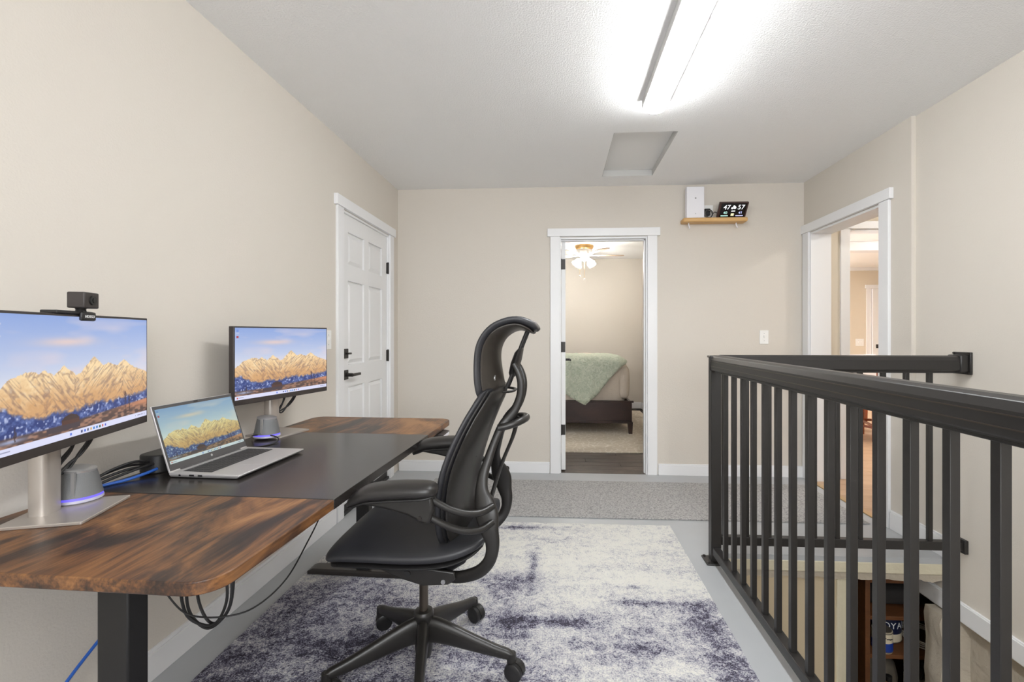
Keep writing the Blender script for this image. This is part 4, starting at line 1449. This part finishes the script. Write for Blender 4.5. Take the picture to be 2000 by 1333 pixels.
# near monitor: right end fixed, width extends to the left out of frame
Bn = Vector((-1.278, 1.385))
dn = (Vector((-1.129, 0.884)) - Bn).normalized()
cn = Bn + dn * (MW / 2)
rzn = math.atan2(-dn.y, -dn.x)
mon1 = monitor('larger-looking monitor at the near end of the desk showing mountains with a webcam on top', (cn.x, cn.y, DZ), rzn, 0.172, -0.028, -0.020, -0.004)
Af, Bf = Vector((-1.300, 1.805)), Vector((-1.189, 2.335))
cf, rzf, lf = between(Af, Bf)
mon2 = monitor('monitor at the far end of the desk showing a mountain view behind the laptop', (cf.x, cf.y, DZ), rzf, 0.155, -0.012, -0.045, -0.030)


def w2l(o, p):
    return Matrix.Translation(o.location) @ Matrix.Rotation(o.rotation_euler.z, 4, 'Z')


# webcam on the near monitor
Mw = w2l(mon1, None)
wcx = 0.235 - 0.252
wc = thing('webcam', 'small black webcam clipped on top of the near monitor', 'webcam', (0, 0, 0), rzn)
wc.location = Mw @ Vector((wcx, 0.0, 0.172 + MH))
MB().box(-0.086, 0.040, -0.004, 0.030, 0.0, 0.008).obj('clip_arm', M['blackplastic'], wc, bevel=0.002)
MB().box(-0.012, 0.040, -0.010, -0.001, -0.016, 0.007).obj('clip_front', M['blackplastic'], wc, bevel=0.004)
MB().box(-0.020, 0.030, 0.026, 0.034, -0.05, 0.006).obj('clip_back', M['blackplastic'], wc, bevel=0.003)
MB().lathe([(0.012, 0.006), (0.010, 0.012), (0.012, 0.018)], 16, (0.009, 0.006, 0)).obj('swivel', M['blackplastic'], wc)
bd = MB().box(-0.018, 0.036, -0.018, 0.020, 0.016, 0.056).obj('camera_body', M['bezel'], wc, bevel=0.003)
MB().tube([(0.011, -0.0175, 0.036), (0.011, -0.021, 0.036)], 0.012, 20).obj('lens_ring', M['blackplastic'], bd)
MB().tube([(0.011, -0.0205, 0.036), (0.011, -0.0225, 0.036)], 0.006, 16).obj('lens', M['displayblack'], bd)
text_obj('lettering', 'NEXIGO', 0.0092, M['printwhite'], wc, Matrix.Translation((0.014, -0.0104, -0.005)) @ Matrix.Rotation(math.pi / 2, 4, 'X'), shear=0.2)


# speakers
def speaker(label, x, y, z, rz):
    s_ = thing('desk_speaker', label, 'speaker', (x, y, z), rz, 'small round desk speakers')
    n = 36

    def ring(rx, ry, zc, tilt=0.0, oy=0.0):
        return [(rx * math.cos(2 * math.pi * k / n), oy + ry * math.sin(2 * math.pi * k / n), zc + tilt * ry * math.sin(2 * math.pi * k / n)) for k in range(n)]
    MB().loft([ring(0.048, 0.048, 0.0), ring(0.052, 0.052, 0.003), ring(0.051, 0.051, 0.009)]).obj('speaker_foot', M['ringwhite'], s_)
    MB().loft([ring(0.0500, 0.0500, 0.009), ring(0.0490, 0.0490, 0.016)]).obj('light_ring', M['ring'], s_)
    MB().loft([ring(0.0505, 0.0505, 0.0155), ring(0.0485, 0.0485, 0.022), ring(0.041, 0.041, 0.060), ring(0.0365, 0.0365, 0.080, 0.10, 0.0)]).obj('grille', M['grille'], s_)
    MB().loft([ring(0.0370, 0.0370, 0.0785, 0.10), ring(0.0375, 0.0375, 0.083, 0.10), ring(0.030, 0.030, 0.0865, 0.10), ring(0.010, 0.010, 0.0870, 0.10)]).obj('top_cap', M['speakercap'], s_)
    MB().box(0.0, 0.006, -0.004, 0.004, 0.02, 0.082).obj('seam', M['speakercap'], s_).location = (-0.046, -0.015, 0)
    return s_


speaker('silver desk speaker with blue glow beside the near monitor stand', -1.268, 1.166, DZ + 0.0078, rzn)
speaker('silver desk speaker with blue glow in front of the far monitor stand', -1.243, 1.928, DZ + 0.0078, rzf)

# laptop
LA = R(87.5)
lp = thing('laptop', 'open silver laptop showing mountains in the middle of the desk', 'laptop', (-1.078, 1.540, DZ + 0.0008), LA)
# local x right, local -y towards the user
LWd, LD = 0.168, 0.116
MB().loft([[(-LWd + 0.006, -LD + 0.012, 0.002), (LWd - 0.006, -LD + 0.012, 0.002), (LWd - 0.006, LD, 0.002), (-LWd + 0.006, LD, 0.002)],
           [(-LWd, -LD, 0.010), (LWd, -LD, 0.010), (LWd, LD, 0.010), (-LWd, LD, 0.010)],
           [(-LWd, -LD, 0.0150), (LWd, -LD, 0.0150), (LWd, LD, 0.0165), (-LWd, LD, 0.0165)]]).obj('base', M['laptop'], lp, bevel=0.002)
kb = MB().box(-0.148, 0.142, -0.010, 0.088, 0.0155, 0.0164).obj('keyboard_well', M['key'], lp)
m = MB()
for r_ in range(6):
    y0 = 0.0685 - r_ * 0.0158
    n_ = 15
    for k in range(n_):
        x0 = -0.146 + k * 0.0191
        if r_ == 5 and 4 < k < 9:
            continue
        m.box(x0, x0 + 0.0165, y0, y0 + (0.0135 if r_ else 0.016), 0.0160, 0.0178)
    if r_ == 5:
        m.box(-0.146 + 5 * 0.0191, -0.146 + 9 * 0.0191 - 0.0026, y0, y0 + 0.0135, 0.0160, 0.0178)
ko = m.obj('keys', M['key'], kb)
ko['kind'] = 'stuff'
MB().box(-0.055, 0.055, -0.100, -0.022, 0.0152, 0.0160).obj('touchpad', M['laptop'], lp, bevel=0.001)['label'] = 'flat touchpad'
for x, w_ in ((0.080, 0.006), (0.040, 0.016), (0.012, 0.014)):
    MB().box(-LWd - 0.0006, -LWd + 0.002, x - w_ / 2, x + w_ / 2, 0.0075, 0.0125).obj('port', M['icons'], lp)
lidT = Matrix.Translation((0, LD - 0.004, 0.016)) @ Matrix.Rotation(R(-18), 4, 'X')
LH = 0.213
lid = MB().box(-LWd, LWd, 0.0, 0.006, 0.0, LH, lidT).obj('lid', M['laptop'], lp, bevel=0.0015)
MB().box(-LWd + 0.002, LWd - 0.002, -0.0008, 0.0004, 0.004, LH - 0.002, lidT).obj('lid_bezel', M['laptopbezel'], lid)
M['lapscreen'] = attr_emit('laptop_screen_mountains', SCREEN * 0.85)
screen_mesh('screen', 2 * LWd - 0.016, LH - 0.036, 300, 180, (0.93, 1.0, 0.90), M['lapscreen'], lp, lidT @ Matrix.Translation((0, -0.0014, 0.024)))
MB().box(-0.008, 0.008, -0.0012, 0, LH - 0.009, LH - 0.004, lidT).obj('webcam_shutter', M['icons'], lid)
MB().tube([lidT @ Vector((0, -0.0008, 0.013)), lidT @ Vector((0, -0.0014, 0.013))], 0.0042, 16).obj('emblem', M['speakercap'], lid)
MB().tube([(-0.13, LD - 0.004, 0.014), (0.13, LD - 0.004, 0.014)], 0.006, 10).obj('hinge', M['laptopbezel'], lp)

# dock puck behind the laptop
dk = thing('docking_station', 'low black docking station behind the laptop', 'docking station', (-1.300, 1.458, DZ + 0.0008))
MB().prism(rounded_rect(-0.048, 0.040, -0.048, 0.13, 0.036, ('br', 'tr', 'tl', 'bl')), 0.0, 0.058).obj('case', M['blackplastic'], dk, bevel=0.004)


# ------------------------------------------------------------------ cables
def cable(name, label, pts, r, material, n=7):
    o = MB().tube(smooth_path(pts, n), r, 8).obj(name, material)
    return tag(o, label, 'cable')


def cables(name, label, runs, r, material):
    c_ = thing(name, label, 'cable', runs[0][0])
    off = Vector(runs[0][0])
    for pts in runs:
        MB().tube([Vector(p) - off for p in smooth_path(pts, 7)], r, 8).obj('strand', material, c_)
    return c_


D1 = DZ + 0.007
cables('cable_bundle', 'black cables running from the docking station to behind the near speaker',
       [[(-1.296, 1.414, DZ + 0.040), (-1.312, 1.37, DZ + 0.050), (-1.335, 1.31, DZ + 0.036), (-1.350, 1.26, DZ + 0.012), (-1.362, 1.19, DZ + 0.006)],
        [(-1.310, 1.414, DZ + 0.032), (-1.325, 1.36, DZ + 0.040), (-1.350, 1.29, DZ + 0.026), (-1.366, 1.23, DZ + 0.008), (-1.372, 1.18, DZ + 0.006)],
        [(-1.284, 1.414, DZ + 0.034), (-1.300, 1.37, DZ + 0.028), (-1.325, 1.32, DZ + 0.016), (-1.340, 1.26, DZ + 0.0055), (-1.352, 1.19, DZ + 0.005)],
        [(-1.300, 1.414, DZ + 0.026), (-1.318, 1.36, DZ + 0.030), (-1.338, 1.30, DZ + 0.020), (-1.358, 1.24, DZ + 0.0055), (-1.367, 1.18, DZ + 0.0165)]], 0.0042, M['cable'])
cable('ethernet_cable', 'blue network cable lying on the desk between docking station and near speaker',
      [(-1.272, 1.414, DZ + 0.018), (-1.282, 1.38, DZ + 0.012), (-1.298, 1.335, DZ + 0.0065), (-1.318, 1.29, DZ + 0.0055), (-1.330, 1.24, DZ + 0.0055), (-1.338, 1.195, DZ + 0.0055)], 0.0046, M['bluecable'])
for mo, zb, cdx, lab in ((mon1, 0.172, -0.028, 'black cables looping from the near monitor into its stand'), (mon2, 0.155, -0.012, 'black cables looping from the far monitor into its stand')):
    Ml = w2l(mo, None)
    runs = []
    for dx in (0.0, 0.012):
        runs.append([Ml @ Vector(p) for p in ((0.125 - dx, 0.046, zb + 0.06), (0.115 - dx, 0.05, zb - 0.005), (0.085 - dx, 0.058, zb - 0.045), (0.045, 0.064, zb - 0.065 - dx), (cdx + 0.037, 0.068, 0.085))])
    runs.append([Ml @ Vector(p) for p in ((0.045, 0.046, zb + 0.06), (0.042, 0.054, zb - 0.02), (cdx + 0.045, 0.066, zb - 0.06), (cdx + 0.036, 0.068, 0.085))])
    runs.append([Ml @ Vector(p) for p in ((0.055, 0.046, zb + 0.06), (0.050, 0.054, zb - 0.01), (cdx + 0.048, 0.066, zb - 0.05), (cdx + 0.037, 0.070, 0.090))])
    cables('monitor_cables', lab, runs, 0.0036, M['cable'])
cable('speaker_cable', 'thin black cable curling from the far speaker across the desk', [(-1.300, 1.915, DZ + 0.013), (-1.262, 1.880, DZ + 0.024), (-1.215, 1.895, DZ + 0.022), (-1.170, 1.890, DZ + 0.011), (-1.150, 1.830, DZ + 0.0035), (-1.190, 1.760, DZ + 0.0035), (-1.26, 1.74, DZ + 0.004)], 0.0025, M['cable'])
cables('hanging_cables', 'black cable loop hanging under the near end of the desk',
       [[(-0.925, 1.13, 0.725), (-0.945, 1.14, 0.60), (-0.952, 1.15, 0.50), (-0.925, 1.155, 0.452), (-0.885, 1.15, 0.450), (-0.842, 1.15, 0.50), (-0.834, 1.15, 0.58), (-0.845, 1.15, 0.725)],
        [(-0.935, 1.12, 0.725), (-0.955, 1.13, 0.58), (-0.950, 1.14, 0.49), (-0.915, 1.15, 0.455), (-0.875, 1.15, 0.462), (-0.848, 1.15, 0.52), (-0.850, 1.15, 0.60), (-0.855, 1.15, 0.725)],
        [(-0.930, 1.15, 0.725), (-0.938, 1.16, 0.60), (-0.938, 1.17, 0.50), (-0.905, 1.17, 0.447), (-0.860, 1.165, 0.475), (-0.838, 1.16, 0.55), (-0.838, 1.16, 0.725)]], 0.0036, M['cable'])
cable('keypad_wire', 'thin black wire sagging under the front edge of the desk',
      [(-0.70, 1.385, 0.727), (-0.715, 1.365, 0.655), (-0.720, 1.302, 0.603), (-0.720, 1.201, 0.553), (-0.735, 1.104, 0.537), (-0.78, 1.06, 0.535), (-0.86, 1.05, 0.54), (-0.90, 1.04, 0.58), (-0.925, 1.02, 0.66), (-0.925, 1.02, 0.727)], 0.002, M['cable'])
cable('ethernet_cable', 'blue network cable hanging behind the near desk leg to the floor', [(-1.355, 1.60, 0.700), (-1.352, 1.47, 0.44), (-1.35, 1.356, 0.336), (-1.35, 1.21, 0.244), (-1.35, 1.05, 0.12), (-1.35, 0.92, 0.03), (-1.35, 0.7, 0.006)], 0.0045, M['bluecable'])

# ------------------------------------------------------------------ office chair
CH = thing('office_chair', 'black leather office chair with curved headrest facing the desk', 'chair', (-0.48, 1.64, 0.012))
ZF = -0.012     # numbers below are measured from the bare floor
SP = lambda v, p: math.copysign(abs(v) ** p, v)


def cz(pts):
    return [(p[0], p[1], p[2] + ZF) for p in pts]


# backrest cushion and shell: rings at constant height
bz = [0.50, 0.515, 0.56, 0.62, 0.70, 0.78, 0.86, 0.93, 0.975, 1.000, 1.014, 1.022]
bxc = [0.170, 0.171, 0.176, 0.184, 0.196, 0.214, 0.240, 0.268, 0.288, 0.298, 0.303, 0.306]   # centre of shell
bw = [0.10, 0.150, 0.195, 0.218, 0.230, 0.230, 0.220, 0.203, 0.185, 0.168, 0.150, 0.105]
wrapv = [0.01, 0.02, 0.032, 0.042, 0.050, 0.052, 0.048, 0.042, 0.036, 0.032, 0.028, 0.018]


def back_rings(fore, th, wscale, zs0=0, zs1=None, n=40, shrink=1.0):
    rings = []
    zz = smooth_path(list(zip(bz, bxc, bw, wrapv)), 4)
    for (z, xc, w, wr) in zz:
        ends = min(1.0, ((z - 0.497) / 0.05)) ** 0.5 * min(1.0, ((1.0255 - z) / 0.035)) ** 0.5
        t_ = th * max(0.25, ends)
        r_ = []
        for k in range(n):
            q = 2 * math.pi * k / n
            s_ = SP(math.cos(q), 0.75)
            e_ = SP(math.sin(q), 0.7)
            x = xc - fore - wr * abs(s_) ** 2.2 + t_ * 0.5 * e_
            r_.append((x, w * wscale * s_, z + ZF))
        rings.append(r_)
    return rings


MB().loft(back_rings(0.040, 0.040, 1.0)).obj('backrest_cushion', M['leather'], CH, angle=70)
sr = back_rings(0.012, 0.022, 0.955)
so = MB().loft(sr).obj('backrest_shell', M['shell'], CH, angle=70)
# piping between cushion and shell along the near and far edge
for sgn in (-1, 1):
    pp = []
    for (z, xc, w, wr) in smooth_path(list(zip(bz, bxc, bw, wrapv)), 4)[3:-4]:
        pp.append((xc - 0.022 - wr, sgn * w * 0.985, z + ZF))
    MB().tube(pp, 0.004, 6).obj('piping', M['blackplastic'], so)
for (y, z, x) in ((-0.11, 0.975, 0.262), (-0.10, 0.80, 0.202)):
    MB().lathe([(0.009, 0), (0.009, 0.003), (0.003, 0.004)], 12, mtx=Matrix.Translation((x, y, z + ZF)) @ Matrix.Rotation(R(70), 4, 'Y')).obj('shell_button', M['blackplastic'], so)

# headrest: C shaped, ends curl backwards
hp = [(0.287, 1.013, 0.120, 0.046), (0.283, 1.022, 0.134, 0.052), (0.275, 1.065, 0.138, 0.050), (0.268, 1.115, 0.138, 0.042), (0.272, 1.155, 0.140, 0.038),
      (0.288, 1.188, 0.140, 0.030), (0.314, 1.210, 0.138, 0.020), (0.344, 1.220, 0.132, 0.012), (0.374, 1.214, 0.122, 0.006), (0.396, 1.199, 0.100, 0.003)]


def head_rings(off, th, ws, n=36, cut=0):
    P = smooth_path(hp, 4)
    P = P[cut:len(P) - cut] if cut else P
    rings = []
    for i, p in enumerate(P):
        a = P[max(i - 1, 0)]
        b = P[min(i + 1, len(P) - 1)]
        tx, tz = b[0] - a[0], b[1] - a[1]
        L_ = math.hypot(tx, tz)
        nx_, nz_ = -tz / L_, tx / L_      # outward: forward / up
        e0 = min(1.0, (i + 0.6) / 4) ** 0.5 * min(1.0, (len(P) - 1 - i + 0.6) / 4) ** 0.5
        r_ = []
        for k in range(n):
            q = 2 * math.pi * k / n
            s_ = SP(math.cos(q), 0.75)
            e_ = SP(math.sin(q), 0.7)
            d = off + p[3] * abs(s_) ** 2 + 0.5 * th * e0 * e_
            r_.append((p[0] + nx_ * d, p[2] * ws * s_, p[1] + nz_ * d + ZF))
        rings.append(r_)
    return rings


MB().loft(head_rings(0.018, 0.036, 1.0)).obj('headrest_cushion', M['leather'], CH, angle=70)
ho = MB().loft(head_rings(0.0, 0.016, 0.95, cut=1)).obj('headrest_shell', M['headshell'], CH, angle=70)
MB().lathe([(0.010, 0), (0.010, 0.003), (0.006, 0.0045), (0.002, 0.003)], 14, mtx=Matrix.Translation((0.263, -0.075, 1.052 + ZF)) @ Matrix.Rotation(R(95), 4, 'Y')).obj('pivot_cap', M['speakercap'], ho)
# rods, yoke and lower loop
for y in (-0.048, 0.048):
    MB().tube(cz([(0.371, y, 1.212), (0.352, y, 1.165), (0.338, y, 1.125), (0.318, y, 1.06), (0.298, y, 1.012)]), 0.0055, 10).obj('headrest_rod', M['blackplastic'], CH)
MB().tube(cz(smooth_path([(0.262, -0.07, 1.018), (0.285, -0.068, 1.006), (0.318, -0.045, 1.004), (0.328, 0, 1.006), (0.318, 0.045, 1.004), (0.285, 0.058, 1.008), (0.262, 0.06, 1.020)], 5)), 0.0045, 8).obj('headrest_wire', M['frame'], CH)
yk = [(0.345, 1.150, 0.010, 0.054), (0.340, 1.140, 0.015, 0.060), (0.330, 1.105, 0.019, 0.060), (0.321, 1.070, 0.017, 0.056), (0.318, 1.050, 0.009, 0.048)]
MB().loft([[(x + rx * math.cos(q), ry * math.sin(q), z + ZF + 0.3 * rx * math.cos(q)) for q in np.linspace(0, 2 * math.pi, 20, endpoint=False)] for x, z, rx, ry in yk]).obj('yoke', M['blackplastic'], CH)

# side members of the back frame
fp = [(0.03, -0.040, 0.405, 0.018, 0.014), (0.09, -0.095, 0.405, 0.019, 0.014), (0.148, -0.150, 0.418, 0.0185, 0.014), (0.216, -0.180, 0.447, 0.0195, 0.013), (0.254, -0.195, 0.481, 0.0195, 0.013),
      (0.271, -0.200, 0.516, 0.0195, 0.013), (0.274, -0.200, 0.555, 0.0225, 0.013), (0.266, -0.200, 0.590, 0.028, 0.013), (0.257, -0.195, 0.632, 0.036, 0.013), (0.247, -0.185, 0.668, 0.033, 0.013),
      (0.236, -0.170, 0.705, 0.0215, 0.013), (0.237, -0.150, 0.745, 0.0165, 0.013), (0.249, -0.125, 0.790, 0.0145, 0.013), (0.268, -0.095, 0.848, 0.0125, 0.012), (0.291, -0.070, 0.895, 0.015, 0.012),
      (0.327, -0.062, 0.938, 0.0150, 0.012), (0.347, -0.060, 0.985, 0.0135, 0.011), (0.351, -0.060, 1.030, 0.0125, 0.010), (0.342, -0.060, 1.068, 0.011, 0.009), (0.326, -0.060, 1.100, 0.008, 0.007)]
for sgn in (1, -1):
    P = smooth_path(fp, 5)
    rings = []
    for i, p in enumerate(P):
        a = P[max(i - 1, 0)]
        b = P[min(i + 1, len(P) - 1)]
        tv = Vector((b[0] - a[0], (b[1] - a[1]) * sgn, b[2] - a[2])).normalized()
        side = Vector((0, 1, 0))
        nv_ = tv.cross(side).normalized()
        bv_ = nv_.cross(tv).normalized()
        c_ = Vector((p[0], p[1] * sgn, p[2] + ZF))
        rings.append([c_ + nv_ * (p[3] * SP(math.cos(q), 0.8)) + bv_ * (p[4] * SP(math.sin(q), 0.8)) for q in np.linspace(0, 2 * math.pi, 18, endpoint=False)])
    fo = MB().loft(rings).obj('back_frame', M['frame'], CH, angle=60)
# lumbar loop at the back and recline straps
MB().tube(cz(smooth_path([(0.276, -0.082, 0.885), (0.310, -0.078, 0.893), (0.345, -0.060, 0.903), (0.366, 0.0, 0.908), (0.345, 0.060, 0.903), (0.310, 0.078, 0.893), (0.276, 0.082, 0.885)], 6)), 0.0125, 12).obj('back_loop', M['frame'], CH)
for y in (-0.035, 0.035):
    MB().tube(cz(smooth_path([(0.335, y, 0.905), (0.318, y, 0.84), (0.285, y, 0.76), (0.258, y, 0.68), (0.235, y, 0.60), (0.205, y, 0.50), (0.16, y, 0.43)], 5)), 0.006, 8).obj('recline_strap', M['frame'], CH)

# seat
sp = [(-0.262, 0.150, 0.493, 0.012), (-0.255, 0.200, 0.496, 0.020), (-0.235, 0.232, 0.503, 0.026), (-0.19, 0.246, 0.512, 0.030), (-0.10, 0.252, 0.515, 0.032), (0.0, 0.252, 0.513, 0.032),
      (0.09, 0.248, 0.516, 0.032), (0.16, 0.238, 0.526, 0.032), (0.215, 0.215, 0.540, 0.028), (0.245, 0.18, 0.551, 0.020), (0.258, 0.12, 0.556, 0.010)]
rings = []
for (x, w, z, h) in smooth_path(sp, 4):
    r_ = []
    for k in range(44):
        q = 2 * math.pi * k / 44
        s_ = SP(math.cos(q), 0.7)
        e_ = SP(math.sin(q), 0.75)
        dish = -0.012 * (1 - s_ * s_) * (1 if e_ > 0 else 0.3) * (1 if x > -0.1 else max(0, 1 - (-0.1 - x) / 0.1))
        r_.append((x, w * s_, z + h * e_ + dish + ZF))
    rings.append(r_)
MB().loft(rings).obj('seat_cushion', M['leather'], CH, angle=70)
rings = []
for (x, w, z, h) in smooth_path(sp[1:-1], 4):
    rings.append([(x * 0.97, w * 0.94 * SP(math.cos(q), 0.7), z - h * 0.9 - 0.004 + 0.012 * SP(math.sin(q), 0.7) + ZF) for q in np.linspace(0, 2 * math.pi, 32, endpoint=False)])
MB().loft(rings).obj('seat_pan', M['blackplastic'], CH, angle=60)

# mechanism under the seat, gas lift, base
me_ = MB()
me_.prism([(-0.10, 0.470), (0.17, 0.470), (0.165, 0.425), (0.10, 0.385), (0.03, 0.372), (-0.045, 0.385), (-0.09, 0.43)], -0.075, 0.075, 'y')
me_.v = [(a, b, c + ZF) for a, b, c in me_.v]
me_o = me_.obj('tilt_mechanism', M['blackplastic'], CH, bevel=0.008)
for sgn in (-1, 1):
    q = MB().prism([(-0.13, 0.466), (-0.02, 0.468), (0.15, 0.448), (0.155, 0.425), (0.13, 0.408), (0.05, 0.402), (-0.02, 0.422)], sgn * 0.175 - 0.006, sgn * 0.175 + 0.006, 'y')
    q.v = [(a, b, c + ZF) for a, b, c in q.v]
    qo = q.obj('seat_bracket', M['frame'], CH, bevel=0.004)
    MB().tube(cz([(0.0, sgn * 0.180, 0.440), (0.0, sgn * 0.186, 0.440)]), 0.011, 14).obj('bracket_knob', M['blackplastic'], qo)
    MB().tube(cz([(0.115, sgn * 0.180, 0.418), (0.115, sgn * 0.185, 0.418)]), 0.007, 12).obj('bracket_bolt', M['speakercap'], qo)
MB().tube(cz([(0, 0, 0.20), (0, 0, 0.39)]), 0.0155, 20).obj('gas_lift', M['chrome'], CH)
MB().lathe([(0.026, 0.060 + ZF), (0.031, 0.085 + ZF), (0.033, 0.17 + ZF), (0.033, 0.200 + ZF), (0.035, 0.203 + ZF), (0.035, 0.212 + ZF), (0.030, 0.220 + ZF), (0.017, 0.222 + ZF)], 28).obj('hub', M['frame'], CH)
arm0 = cst0 = None
for k in range(5):
    a = R(66.4 + 72 * k)
    if arm0 is None:
        ap = [(0.010, 0.150, 0.050, 0.021), (0.05, 0.150, 0.047, 0.021), (0.11, 0.138, 0.040, 0.019), (0.19, 0.118, 0.030, 0.0165), (0.26, 0.102, 0.022, 0.015), (0.305, 0.094, 0.018, 0.0145), (0.325, 0.088, 0.012, 0.012)]
        rings = []
        for (r_, z, h, w) in smooth_path(ap, 4):
            rings.append([(r_, w * SP(math.cos(q), 0.7), z + h * SP(math.sin(q), 0.8) * (1.0 if math.sin(q) > 0 else 0.85) + ZF) for q in np.linspace(0, 2 * math.pi, 18, endpoint=False)])
        arm0 = MB().loft(rings).obj('base_arm', M['frame'], CH, angle=60)
        arm = arm0
        q = MB()
        q.lathe([(0.016, 0.045), (0.017, 0.065), (0.015, 0.088)], 14)
        cst0 = q.obj('caster_stem', M['frame'], CH)
        wheel = MB()
        for sgn in (-1, 1):
            wheel.lathe([(0.010, 0), (0.029, 0.0), (0.031, 0.004), (0.031, 0.018), (0.027, 0.021), (0.010, 0.021)], 26,
                        mtx=Matrix.Translation((0.012, sgn * 0.003, 0.031)) @ Matrix.Rotation(R(-90 * sgn), 4, 'X'))
        wh0 = wheel.obj('caster_wheel', M['blackplastic'], cst0, angle=40)
        hd0 = MB().loft([[(0.012 + 0.033 * math.cos(q), y, 0.031 + 0.033 * math.sin(q)) for q in np.linspace(R(10), R(170), 14)] +
                         [(0.012 + 0.030 * math.cos(q), y, 0.031 + 0.030 * math.sin(q)) for q in np.linspace(R(170), R(10), 14)] for y in (-0.006, 0.006)]).obj('caster_hood', M['frame'], cst0)
        cst, wh, hd = cst0, wh0, hd0
    else:
        arm = share(arm0, 'base_arm', CH)
        cst = share(cst0, 'caster_stem', CH)
        wh = share(wh0, 'caster_wheel', cst)
        hd = share(hd0, 'caster_hood', cst)
    arm.rotation_euler = (0, 0, a)
    cst.location = (0.318 * math.cos(a), 0.318 * math.sin(a), 0.0)
    cst.rotation_euler = (0, 0, R((-35, 25, 60, 100, -20)[k]))

# arms
for sgn in (-1, 1):
    y0 = sgn * 0.302
    pd = [(-0.134, 0.706, 0.016, 0.009), (-0.126, 0.712, 0.030, 0.015), (-0.105, 0.724, 0.040, 0.021), (-0.07, 0.738, 0.045, 0.023), (0.0, 0.746, 0.047, 0.024), (0.06, 0.749, 0.046, 0.023), (0.10, 0.750, 0.042, 0.021), (0.120, 0.749, 0.032, 0.016), (0.128, 0.748, 0.016, 0.008)]
    rings = [[(x, y0 + w * SP(math.cos(q), 0.8), z + h * SP(math.sin(q), 0.8) + ZF) for q in np.linspace(0, 2 * math.pi, 26, endpoint=False)] for (x, z, w, h) in smooth_path(pd, 4)]
    po = MB().loft(rings).obj('arm_pad', M['armleather'], CH, angle=70)
    rings = [[(x, y0 + w * 0.97 * SP(math.cos(q), 0.8), z - h * 0.8 + 0.006 * SP(math.sin(q), 0.8) + ZF) for q in np.linspace(0, 2 * math.pi, 26, endpoint=False)] for (x, z, w, h) in smooth_path(pd[1:-1], 3)]
    MB().loft(rings).obj('pad_plate', M['blackplastic'], po, angle=60)
    q = MB().prism([(-0.10, 0.708), (0.0, 0.722), (0.115, 0.735), (0.120, 0.700), (0.110, 0.655), (0.090, 0.655), (0.045, 0.678), (-0.02, 0.695)], y0 - 0.018, y0 + 0.018, 'y')
    q.v = [(a, b, c + ZF) for a, b, c in q.v]
    ao = q.obj('arm_support', M['frame'], CH, bevel=0.008, seg=3)
    MB().tube(cz([(0.082, y0 + sgn * 0.017, 0.672), (0.082, y0 + sgn * 0.021, 0.672)]), 0.006, 10).obj('arm_bolt', M['hardware'], ao)
    MB().tube(cz(smooth_path([(0.108, sgn * 0.298, 0.722), (0.130, sgn * 0.292, 0.705), (0.165, sgn * 0.282, 0.684), (0.205, sgn * 0.266, 0.668), (0.245, sgn * 0.240, 0.662), (0.275, sgn * 0.203, 0.668)], 6)), 0.0105, 12).obj('arm_tube', M['frame'], CH)
    MB().tube(cz(smooth_path([(0.104, sgn * 0.298, 0.668), (0.135, sgn * 0.290, 0.648), (0.170, sgn * 0.278, 0.628), (0.210, sgn * 0.262, 0.614), (0.245, sgn * 0.238, 0.610), (0.275, sgn * 0.204, 0.620)], 6)), 0.0105, 12).obj('arm_tube', M['frame'], CH)
    MB().tube(cz([(0.112, sgn * 0.298, 0.735), (0.100, sgn * 0.298, 0.655)]), 0.011, 12).obj('arm_post', M['frame'], CH)
